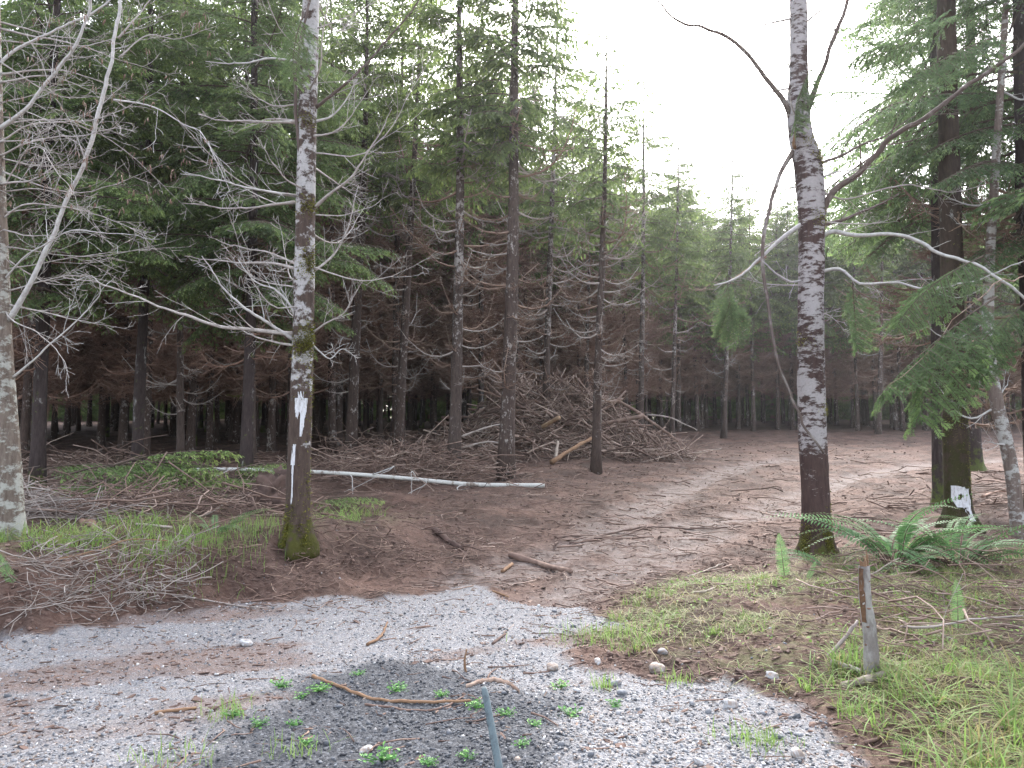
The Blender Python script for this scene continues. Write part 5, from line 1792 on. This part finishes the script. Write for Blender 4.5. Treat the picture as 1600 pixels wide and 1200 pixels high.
# ------------------------------------------------------------------ grass and weeds
def blades(mb, x, y, h, rg, tint, wid=0.004, lean=0.5):
    n = len(x)
    z = terrain(x, y)
    p = np.stack([x, y, z - 0.01], -1)
    a = rg.uniform(0, 2 * PI, n)
    d = np.stack([np.cos(a), np.sin(a), np.zeros(n)], -1)
    ln = np.abs(rg.normal(0, 0.3, n) + lean)
    wv = np.stack([-np.sin(a), np.cos(a), np.zeros(n)], -1)
    rows = []
    for t, wf in ((0, 1.0), (0.45, 0.85), (0.8, 0.55), (1.0, 0.06)):
        c = p + np.array([0, 0, 1.0]) * (h * (t - 0.38 * ln * t ** 2.2))[:, None] + d * (h * ln * t ** 1.9)[:, None]
        rows.append(c - wv * (wid * wf * 0.5 * (0.6 + h * 2))[:, None]); rows.append(c + wv * (wid * wf * 0.5 * (0.6 + h * 2))[:, None])
    V = np.stack(rows, 1)
    b = np.arange(n) * 8
    Q = np.concatenate([np.stack([b + 2 * k, b + 2 * k + 1, b + 2 * k + 3, b + 2 * k + 2], -1) for k in range(3)])
    mb.add(V.reshape(-1, 3), Q, None, np.repeat(tint, 8))


rg = np.random.default_rng(93)
gm = MB()
# right verge: denser towards the near right corner
x = rg.uniform(0.3, 8.5, 90000); y = rg.uniform(2.8, 10.5, 90000)
sd = poly_sd(VERGE, x, y)
cl = fbm(x * 1.5, y * 1.5, 51, 4)
dens = sstep(-0.05, 0.25, sd) * sstep(-0.05, 0.35, cl + 0.55 * sstep(6.8, 4.4, y) - 0.02) * (0.45 + 0.55 * sstep(9.5, 6.0, y))
k = np.where(rg.uniform(0, 1, len(x)) < dens * 0.052)[0]
tx_, ty_, td_ = [], [], []
hs_, tt_, le_ = [], [], []
for q in k:
    near_ = float(sstep(6.6, 4.4, y[q]))
    nb_ = rg.integers(8, 22); r_ = rg.uniform(0.015, 0.07)
    hb = rg.uniform(0.06, 0.17) * (0.8 + 0.7 * near_); tb = rg.normal(0.66, 0.14); straw = rg.uniform() < 0.24
    tx_.append(x[q] + rg.normal(0, r_, nb_)); ty_.append(y[q] + rg.normal(0, r_, nb_))
    hs_.append(hb * rg.uniform(0.45, 1.35, nb_))
    c = np.where(rg.uniform(0, 1, nb_) < (0.75 if straw else 0.12), rg.uniform(0.0, 0.25, nb_), rg.normal(tb, 0.08, nb_))
    tt_.append(np.clip(c, 0, 1)); le_.append(np.full(nb_, rg.uniform(0.4, 1.7)))
blades(gm, np.concatenate(tx_), np.concatenate(ty_), np.concatenate(hs_), rg, np.concatenate(tt_), 0.0085, np.concatenate(le_))
# left bank band
bx = rg.uniform(-9, -2.0, 40000); by = rg.uniform(7.6, 13, 40000)
ls = left_sd(bx, by)
cl = fbm(bx * 1.3, by * 1.3, 53, 4)
k = (rg.uniform(0, 1, len(bx)) < sstep(0.7, 1.1, ls) * (1 - sstep(2.1, 3.2, ls)) * sstep(0.10, 0.42, cl) * 0.85 * sstep(-7.4, -6.4, bx))
blades(gm, bx[k], by[k], 0.08 + 0.24 * rg.uniform(0, 1, k.sum()) ** 1.6, rg, np.clip(np.where(rg.uniform(0, 1, k.sum()) < 0.22, 0.15, rg.normal(0.78, 0.17, k.sum())), 0, 1), 0.008, 0.9)
# sparse tufts at the gravel edge
for px, py, n, sp_ in [(920, 1000, 160, 0.16), (960, 990, 160, 0.14), (1010, 1000, 120, 0.15), (945, 1075, 60, 0.05), (1060, 1065, 50, 0.07), (1190, 1165, 90, 0.10), (1170, 1160, 40, 0.08), (350, 1118, 60, 0.09),
                       (1160, 920, 60, 0.15), (330, 855, 300, 0.25), (230, 870, 260, 0.25), (400, 830, 240, 0.25), (1040, 930, 50, 0.08), (460, 1180, 40, 0.08), (260, 1190, 60, 0.12), (240, 870, 60, 0.1)]:
    p = at(px, py)
    tx = p[0] + rg.normal(0, sp_, n); ty = p[1] + rg.normal(0, sp_, n)
    blades(gm, tx, ty, 0.05 + 0.10 * rg.uniform(0, 1, n) + (0.06 if py < 900 else 0), rg, np.clip(rg.normal(0.75, 0.15, n), 0, 1), 0.006)
# flattened straw under the green blades
n = 26000
x = rg.uniform(0.3, 8.5, n); y = rg.uniform(3.0, 10.5, n)
k = rg.uniform(0, 1, n) < sstep(0.0, 0.3, poly_sd(VERGE, x, y)) * sstep(-0.25, 0.3, fbm(x * 1.5, y * 1.5, 51, 4) + 0.25) * 0.8
blades(gm, x[k], y[k], rg.uniform(0.07, 0.2, k.sum()), rg, rg.uniform(0.0, 0.3, k.sum()), 0.006, 2.1)
n = 11000
x = rg.uniform(0.3, 8.5, n); y = rg.uniform(3.2, 10.5, n)
k = rg.uniform(0, 1, n) < sstep(0.0, 0.4, poly_sd(VERGE, x, y)) * sstep(-0.15, 0.3, fbm(x * 1.9, y * 1.9, 57, 3))
x, y = x[k], y[k]; n = len(x)
b2 = rg.uniform(0, 2 * PI, n)
diamonds(gm, np.stack([x, y, terrain(x, y) + rg.uniform(0.01, 0.08, n)], -1), unit(np.stack([np.cos(b2), np.sin(b2), rg.normal(0.15, 0.35, n)], -1)), rg.uniform(0.02, 0.05, n), rg.uniform(0.014, 0.03, n), rg, np.clip(rg.normal(0.62, 0.18, n), 0, 1))
tag(gm.build('grass', MAT['grass']), 'bright green grass with straw blades on the verges', 'grass', kind='stuff')


def weed_mesh(seed):
    rg = np.random.default_rng(seed)
    mb = MB()
    n = 46
    a = rg.uniform(0, 2 * PI, n); r = 0.075 * rg.uniform(0, 1, n) ** 0.6
    p = np.stack([r * np.cos(a), r * np.sin(a), rg.uniform(0.004, 0.045, n)], -1)
    b2 = rg.uniform(0, 2 * PI, n)
    d = unit(np.stack([np.cos(b2), np.sin(b2), rg.normal(0.3, 0.3, n)], -1))
    diamonds(mb, p, d, rg.uniform(0.014, 0.03, n), rg.uniform(0.010, 0.018, n), rg, np.clip(rg.normal(0.55, 0.2, n), 0, 1), np.array([0, 0, 1.0]))
    st = np.stack([np.zeros((n, 3)), p], 1)
    V, Q, T = tubes(st, np.full((n, 2), 0.0012), 3, False); mb.add(V, Q, T, 0.3)
    return mb.mesh('weed', MAT['weed'], False)


WM = [weed_mesh(i) for i in range(3)]
for i, (px, py, sc) in enumerate([(440, 1075, 1.0), (500, 1080, 1.1), (470, 1092, 0.7), (405, 1135, 0.8), (460, 1135, 0.7), (595, 1190, 1.3), (745, 1108, 0.9), (790, 1118, 0.8), (835, 1135, 0.7), (890, 1120, 1.0),
                                  (620, 1080, 1.0), (690, 1088, 0.7), (875, 1075, 0.9), (815, 1165, 0.6), (730, 1185, 0.7), (670, 1195, 0.7), (560, 1055, 0.7), (960, 1105, 0.8), (480, 1165, 0.7), (365, 1120, 0.9)]):
    p = at(px, py)
    o = link('weed', WM[i % 3]); o.location = tuple(p); o.rotation_euler = (0, 0, i * 1.7); o.scale = (sc,) * 3
    tag(o, 'small bright green weed rosette sprouting from the dark gravel', 'weed', 'small weeds in the foreground gravel')

# broad-leaved weed with one yellow-green leaf group, right of the stones
# ------------------------------------------------------------------ stones
for i, (px, py, w, tint, lab) in enumerate([
    (385, 1009, 19, 0.97, 'large white stone alone on the pale gravel of the left foreground'),
    (863, 1047, 22, 0.80, 'long pale grey cobble at the gravel edge above the dark patch'),
    (1026, 1051, 28, 0.80, 'largest pale grey cobble beside the grass tuft'),
    (1036, 1022, 16, 0.70, 'rounded orange-tan stone at the grass edge'),
    (972, 1086, 17, 0.55, 'grey egg-shaped stone below the tan one at the gravel lip'),
    (961, 1071, 18, 0.68, 'tan cobble beside the small grass tuft at the gravel lip'),
    (571, 1176, 20, 0.92, 'white cobble near the bottom edge left of the dark gravel'),
    (934, 1036, 14, 0.95, 'small white stone left of the largest grey cobble'),
    (1206, 1060, 18, 0.93, 'white stone on the grass edge left of the broken sapling'),
    (1141, 1105, 21, 0.93, 'knobbly white cobble on the gravel slope below the grass'),
    (1246, 1183, 22, 0.88, 'pinkish white stone near the bottom edge below the broken sapling'),
    (1081, 1103, 14, 0.60, 'round grey pebble left of the knobbly white cobble'),
    (1091, 1194, 17, 0.95, 'white stone on the bottom edge right of the culvert pipe'),
    (1216, 1155, 14, 0.4, 'blue-grey pebble above the pinkish white stone'),
    (1245, 1122, 13, 0.3, 'dark slate pebble on the right gravel slope'),
    (870, 1187, 15, 0.69, 'tan pebble beside the black culvert pipe')]):
    p = at(px, py)
    r = w / F_PX * p[1] / 2 * 1.15
    sv, sf = ico_sub(3)
    d_ = 1 + 0.30 * fbm(sv[:, 0] * 1.1 + i * 7, sv[:, 1] * 1.1 + sv[:, 2] * 0.9, 81 + i, 2)
    mb = MB(); mb.add(sv * d_[:, None] * np.array([1.05, 0.78, 0.58]) * r * 0.92, None, sf, np.clip(tint - 0.16 + 0.16 * fbm(sv[:, 0] * 3, sv[:, 2] * 3, 9, 2), 0, 1))
    o = mb.build('stone', MAT['stone']); o.location = (p[0], p[1], p[2] + 0.30 * r); o.rotation_euler = (0.1 * i, 0.15, 0.7 * i)
    tag(o, lab, 'stone', 'larger stones in the foreground')

# ------------------------------------------------------------------ sticks and small finds on the ground
S = stick_thing
S('stick', [(488, 1060), (530, 1076), (580, 1094), (650, 1099), (733, 1098)], 0.013, 0.007, 'raw', 'long curved orange stick on the dark gravel', seed=11, N=20, tint=0.45)
S('stick', [(572, 1102), (640, 1112), (690, 1108), (725, 1090)], 0.008, 0.005, 'litter', 'thinner brown stick lying just below the curved orange stick', seed=12)
S('stick', [(728, 1052), (726, 1034), (729, 1014)], 0.010, 0.005, 'raw', 'short orange stick standing upright on the gravel', seed=13, raise_=[0.0, 0.0, 0.0], Ys=[5.7, 5.7, 5.7], tint=0.4)
S('log', [(796, 870), (840, 884), (892, 897)], 0.040, 0.028, 'litter', 'stubby brown log lying on the entry of the dirt track', 'log', seed=14, tint=0.6)
S('stick', [(785, 895), (800, 884)], 0.025, 0.02, 'raw', 'split pale chunk of wood left of the stubby brown log', seed=15)
S('branch', [(872, 843), (940, 838), (1010, 826), (1090, 828), (1175, 826)], 0.020, 0.010, 'litter', 'longest dark branch lying across the dirt track', 'branch', seed=16, N=26, tint=0.2)
S('branch', [(890, 850), (940, 845), (990, 834)], 0.014, 0.008, 'litter', 'short branch just below the longest one on the track', 'branch', seed=17, tint=0.3)
S('stick', [(1075, 903), (1105, 892), (1128, 883), (1143, 888)], 0.012, 0.008, 'pale_wood', 'hooked pale root at the right side of the track', seed=18, N=18)
S('stick', [(1082, 929), (1100, 927), (1118, 919)], 0.012, 0.008, 'pale_wood', 'short pale stick below the hooked pale root', seed=19)
S('stick', [(1100, 916), (1132, 914)], 0.018, 0.018, 'dead_dark', 'black charred stub below the hooked pale root', seed=20, tint=0.1)
S('stick', [(572, 1010), (594, 997), (606, 974)], 0.013, 0.007, 'raw', 'orange bark strip on the light gravel in the middle', seed=21, tint=0.3)
S('stick', [(770, 1008), (790, 992)], 0.013, 0.009, 'litter', 'short dark stick on the brown gravel in the middle', seed=22, tint=0.2)
S('stick', [(242, 1118), (275, 1113), (306, 1109)], 0.012, 0.008, 'raw', 'flat orange wood sliver on the left gravel', seed=23, tint=0.4)
S('stick', [(376, 943), (420, 938), (455, 927)], 0.012, 0.007, 'litter', 'brown stick along the upper edge of the gravel', seed=24, tint=0.4)
S('stick', [(270, 935), (320, 940), (370, 948), (420, 952)], 0.009, 0.005, 'dead_pale', 'long grey twig trailing from the bank onto the gravel', seed=25, N=20)
S('stick', [(212, 821), (240, 823), (268, 827)], 0.017, 0.014, 'pale_wood', 'white cut stick lying in the left bank grass', seed=26, tint=0.8)
S('stick', [(262, 822), (262, 780)], 0.013, 0.009, 'pale_wood', 'white upright cut stem on the left bank', seed=27, Ys=[11.2, 11.2])
S('stick', [(290, 812), (325, 803), (369, 775)], 0.016, 0.009, 'pale_wood', 'pale stick angled up towards the paint-marked alder', seed=28, Ys=[11.4, 11.5, 11.7])
S('stick', [(82, 880), (160, 882), (200, 876), (262, 860)], 0.007, 0.005, 'raw', 'thin straw-coloured stem stretched across the left bank', seed=29, raise_=[0.02, 0.15, 0.2, 0.1], N=20)
S('stump', [(128, 820), (145, 828), (152, 838)], 0.04, 0.05, 'dead_dark', 'dark curled root stub in the left bank grass', 'stump', seed=30, tint=0.3)
S('log', [(680, 832), (702, 850), (722, 862)], 0.05, 0.035, 'litter', 'dark root chunk pushed up at the left shoulder of the track', 'log', seed=31, tint=0.1)
S('stick', [(930, 905), (980, 918), (1050, 915)], 0.010, 0.006, 'litter', 'reddish stick along the middle of the track entry', seed=32, tint=0.5)
S('stick', [(925, 944), (980, 938), (1020, 922)], 0.010, 0.006, 'litter', 'brown stick pointing up the track at its right side', seed=33, tint=0.5)
S('stick', [(770, 925), (795, 935)], 0.012, 0.008, 'raw', 'small orange splinter at the mouth of the track', seed=34)
S('stick', [(1280, 1043), (1310, 1008), (1340, 970)], 0.017, 0.011, 'dead_pale', 'dark grey stick leaning left of the broken sapling', seed=35, Ys=[5.7, 5.75, 5.8], tint=0.3)
S('branch', [(1412, 986), (1416, 998), (1456, 1002), (1520, 988), (1600, 979)], 0.010, 0.007, 'dead_pale', 'crooked grey branch lying right of the broken sapling', 'branch', seed=36, raise_=[0.03, 0.08, 0.1, 0.1, 0.08], N=22, twigs=4, tint=0.35)
S('stick', [(1297, 912), (1350, 902), (1404, 872)], 0.010, 0.006, 'pale_wood', 'thin pale stick in front of the large fern', seed=37, Ys=[8.0, 8.05, 8.1])
S('log', [(1316, 1078), (1345, 1072), (1382, 1062)], 0.022, 0.030, 'pale_wood', 'pale splintered log at the foot of the broken sapling', 'log', seed=38, tint=0.4)
S('log', [(1300, 1040), (1325, 1047), (1345, 1053)], 0.022, 0.017, 'dead_pale', 'grey broken piece left of the broken sapling foot', 'log', seed=39)
S('stick', [(1352, 1165), (1400, 1152), (1440, 1158)], 0.010, 0.006, 'litter', 'brown stick half hidden in the near right grass', seed=40)
S('branch', [(1535, 778), (1560, 770), (1600, 776)], 0.03, 0.02, 'dead_dark', 'dark cut branch lying behind the spotted pale stem', 'branch', seed=41, twigs=4)
S('stick', [(1082, 722), (1096, 706), (1130, 702)], 0.020, 0.010, 'pale_wood', 'bent pale branch far out on the clearing', seed=42, N=16)

# broken sapling
sb = at(1362, 1048)
sr = empty('broken_sapling', sb)
tag(sr, 'knee-high grey broken sapling stem with a split top standing in the grass', 'stump')
top = atY(1350, 884, sb[1]) - sb
PP = spline(np.array([[0, 0, -0.06], top * 0.35 + [0.006, 0, 0], top * 0.7 - [0.008, 0, 0], top]), 26)
rr = np.interp(np.linspace(0, 1, 26), [0, 0.1, 0.5, 1], [0.056, 0.049, 0.042, 0.034])
V, Q, T = tubes(PP[None], rr[None], 18)
V = V + 0.0022 * np.random.default_rng(2).normal(0, 1, V.shape)
mb = MB(); mb.add(V, Q, T); mb.build('stem', MAT['stake_bark'], sr)
for i, (f, a) in enumerate([(0.46, -0.5), (0.62, 0.1), (0.78, -0.9), (0.86, 0.6), (0.3, -1.0)]):
    p = np.array([np.interp(f * 25, np.arange(26), PP[:, k]) for k in range(3)]); r_ = float(np.interp(f * 25, np.arange(26), rr))
    d = np.array([math.sin(a), -math.cos(a), 0.1])
    limb(sr, [p + d * r_ * 0.75 - np.array([0.010, 0, 0]), p + d * (r_ * 0.97), p + d * r_ * 0.75 + np.array([0.012, 0, 0.004])], 0.008, 0.006, 'dead_dark', 460 + i, twigs=0, name='knot', tint=0.15, jit=0)
# splintered top: a few upright slivers of raw wood
rgs = np.random.default_rng(6)
spl = MB()
for i in range(7):
    a = rgs.uniform(0, 2 * PI); q = PP[-1] + np.array([math.cos(a), math.sin(a), 0]) * 0.022
    h_ = rgs.uniform(0.02, 0.10)
    V, Q, T = tubes(np.array([[q - [0, 0, 0.08], q + [0, 0, h_ * 0.5], q + [rgs.normal(0, 0.006), 0, h_]]]), np.array([[0.012, 0.009, 0.002]]), 4); spl.add(V, Q, T, rgs.uniform(0.2, 0.8))
MAT['slab'] = mat_wood('weathered_splinters', (0.08, 0.045, 0.028), (0.17, 0.10, 0.06), (0.28, 0.19, 0.12), 40, 0.8)
spl.build('splintered_top', MAT['slab'], sr, smooth=False)
slab = MB()
n_ = 14
zz_ = np.linspace(0.50, 0.98, n_)
c_ = np.stack([np.interp(zz_ * 25, np.arange(26), PP[:, k]) for k in range(3)], -1)
w_ = (0.006 + 0.012 * np.sin(np.linspace(0.15, 2.6, n_))) * np.random.default_rng(9).uniform(0.6, 1.3, n_); r_ = np.interp(zz_ * 25, np.arange(26), rr)
for sgn in range(n_ - 1): pass
L1 = c_ + np.stack([-r_ * 1.02 - 0.003, -r_ * 0.15 - w_ * 0.3, 0 * r_], -1); L2 = c_ + np.stack([-r_ * 1.0 + w_ * 1.1, -r_ * 0.86 - 0.006, 0 * r_], -1)
L3 = c_ + np.stack([-r_ * 0.3, -r_ * 0.3, 0 * r_], -1)
Vs = np.stack([L1, L2, L3], 1).reshape(-1, 3)
b_ = np.arange(n_ - 1) * 3
slab.add(Vs, np.concatenate([np.stack([b_ + k, b_ + (k + 1) % 3, b_ + 3 + (k + 1) % 3, b_ + 3 + k], -1) for k in range(3)]), [[0, 2, 1], [3 * n_ - 3, 3 * n_ - 2, 3 * n_ - 1]], np.random.default_rng(9).uniform(0.0, 0.45, 3 * n_))
MAT['slab'] = mat_wood('weathered_split_wood', (0.06, 0.034, 0.02), (0.13, 0.072, 0.042), (0.22, 0.14, 0.09), 40, 0.8)
slab.build('peeled_slab', MAT['slab'], sr, smooth=False)

# slim marker stake in the near foreground
k = NT('weathered_blue_stake')
v = k.coords((1, 1, 0.2))
nz = k.noise(v, 28, 6, 0.8)
col = k.ramp(nz, [(0.32, (0.025, 0.034, 0.04)), (0.5, (0.062, 0.088, 0.098)), (0.62, (0.075, 0.10, 0.11)), (0.72, (0.10, 0.078, 0.06))])
MAT['stake'] = k.done(k.bsdf(col, 0.6, k.bump(nz, 0.4, 0.004), 0.4))
b0 = np.array([0.05, 3.15, gz(0.05, 3.15) - 0.1])
tp = atY(754, 1074, 3.75)
st_ = empty('marker_stake', (b0[0], b0[1], b0[2] + 0.1))
tag(st_, 'thin weathered blue-grey stake leaning in from the bottom edge', 'stake')
rel0 = b0 - np.array(st_.location); rel1 = tp - np.array(st_.location)
ax = unit(rel1 - rel0); sd_ = unit(np.cross(ax, [0, 1, 0])); nd = np.cross(sd_, ax)
mb = MB()
ring = []
for f, wv_, tk in ((0, 0.017, 0.006), (0.3, 0.017, 0.006), (0.6, 0.0165, 0.006), (0.93, 0.0155, 0.006), (0.985, 0.0135, 0.005), (1.0, 0.008, 0.003)):
    c = rel0 + (rel1 - rel0) * f + sd_ * 0.006 * math.sin(f * 5)
    ring.append([c + sd_ * wv_ * a + nd * tk * b for a, b in ((1, .6), (.75, 1), (-.75, 1), (-1, .6), (-1, -.6), (-.75, -1), (.75, -1), (1, -.6))])
Vr = np.array(ring).reshape(-1, 3)
Qs = [[r_i * 8 + q, r_i * 8 + (q + 1) % 8, (r_i + 1) * 8 + (q + 1) % 8, (r_i + 1) * 8 + q] for r_i in range(5) for q in range(8)]
mb.add(Vr, Qs, [[40, 40 + q, 41 + q] for q in range(1, 7)])
mb.build('stake_shaft', MAT['stake'], st_)
capm = MB()
c0 = rel0 + (rel1 - rel0) * 0.22
V, Q, T = tubes(np.array([[c0 - nd * 0.008, c0 - nd * 0.010]]), np.array([[0.006, 0.004]]), 8); capm.add(V, Q, T, 0.2)
capm.build('nail_head', MAT['dead_dark'], st_)

# curled pale bark flake
bp = at(775, 1075)
fl = MB()
ns_, nr_ = 30, 8
s_ = np.linspace(0, 1, ns_)
pc = np.array([at(a, b) for a, b in zip(np.interp(s_, [0, 0.25, 0.5, 0.75, 1], [728, 748, 772, 795, 812]), np.interp(s_, [0, 0.25, 0.5, 0.75, 1], [1076, 1068, 1064, 1070, 1084]))]) - bp
rgk = np.random.default_rng(5)
for (w0, z0, th) in ((0.018, 0.012, 0.008),):
    wv_ = w0 * (0.4 + np.sin(s_ * PI)) * (1 + 0.25 * rgk.normal(0, 1, ns_))
    A_ = pc + np.stack([0 * s_, wv_, z0 + 0.004 * rgk.normal(0, 1, ns_)], -1); B_ = pc + np.stack([0 * s_, -wv_, z0 * 0.5 + 0.003 * rgk.normal(0, 1, ns_)], -1)
    M_ = pc + np.stack([0 * s_, 0 * s_, z0 + 0.012 + 0 * s_], -1); D_ = pc - np.array([0, 0, 0.02])
    Vs = np.stack([A_, M_, B_, D_], 1).reshape(-1, 3)
    b_ = np.arange(ns_ - 1) * 4
    fl.add(Vs, np.concatenate([np.stack([b_ + q, b_ + (q + 1) % 4, b_ + 4 + (q + 1) % 4, b_ + 4 + q], -1) for q in range(4)]), None, 0.7)
o = fl.build('bark_flake', MAT['dead']); o.location = tuple(bp)
tag(o, 'curved pale bark flake on the gravel above the blue-grey stake', 'bark')

# black corrugated culvert at the bottom edge
k = NT('black_plastic')
MAT['plastic'] = k.done(k.bsdf((0.018, 0.018, 0.020), 0.35, None, 0.5))
cp = at(920, 1196)
pipe = MB()
nn_ = 97
xx_ = np.linspace(-0.14, 0.9, nn_)
rad = 0.17 + 0.010 * np.cos(xx_ * 2 * PI / 0.033)
yaw_ = R(-62)
dv = np.array([math.cos(yaw_), math.sin(yaw_), -0.06])
PPp = np.stack([dv * a for a in xx_])
V, Q, T = tubes(PPp[None], rad[None], 28, False)
V2, Q2, T2_ = tubes(PPp[None], (rad * 0 + 0.152)[None], 28, False)
pipe.add(V, Q); pipe.add(V2, Q2[:, ::-1])
o = pipe.build('culvert_pipe', MAT['plastic']); o.location = (cp[0], cp[1], cp[2] - 0.185)
tag(o, 'black corrugated plastic culvert pipe just showing at the bottom edge', 'pipe')

# ------------------------------------------------------------------ thin haze added to imitate lens flare around the sky gap
hz = bpy.data.meshes.new('haze')
hv = [(-130, -12, -6), (130, -12, -6), (130, 118, -6), (-130, 118, -6), (-130, -12, 26), (130, -12, 26), (130, 118, 26), (-130, 118, 26)]
hz.from_pydata(hv, [], [(0, 3, 2, 1), (4, 5, 6, 7), (0, 1, 5, 4), (1, 2, 6, 5), (2, 3, 7, 6), (3, 0, 4, 7)])
k = NT('flare_haze')
pv = k.n('VolumePrincipled')
pv.inputs['Color'].default_value = (0.95, 0.97, 1.0, 1)
pv.inputs['Density'].default_value = 0.00045
pv.inputs['Anisotropy'].default_value = 0.72
k.t.links.new(pv.outputs[0], k.out.inputs['Volume'])
hz.materials.append(k.m)
tag(link('haze', hz), 'thin haze added in place of lens flare around the sky gap', 'haze', kind='stuff')
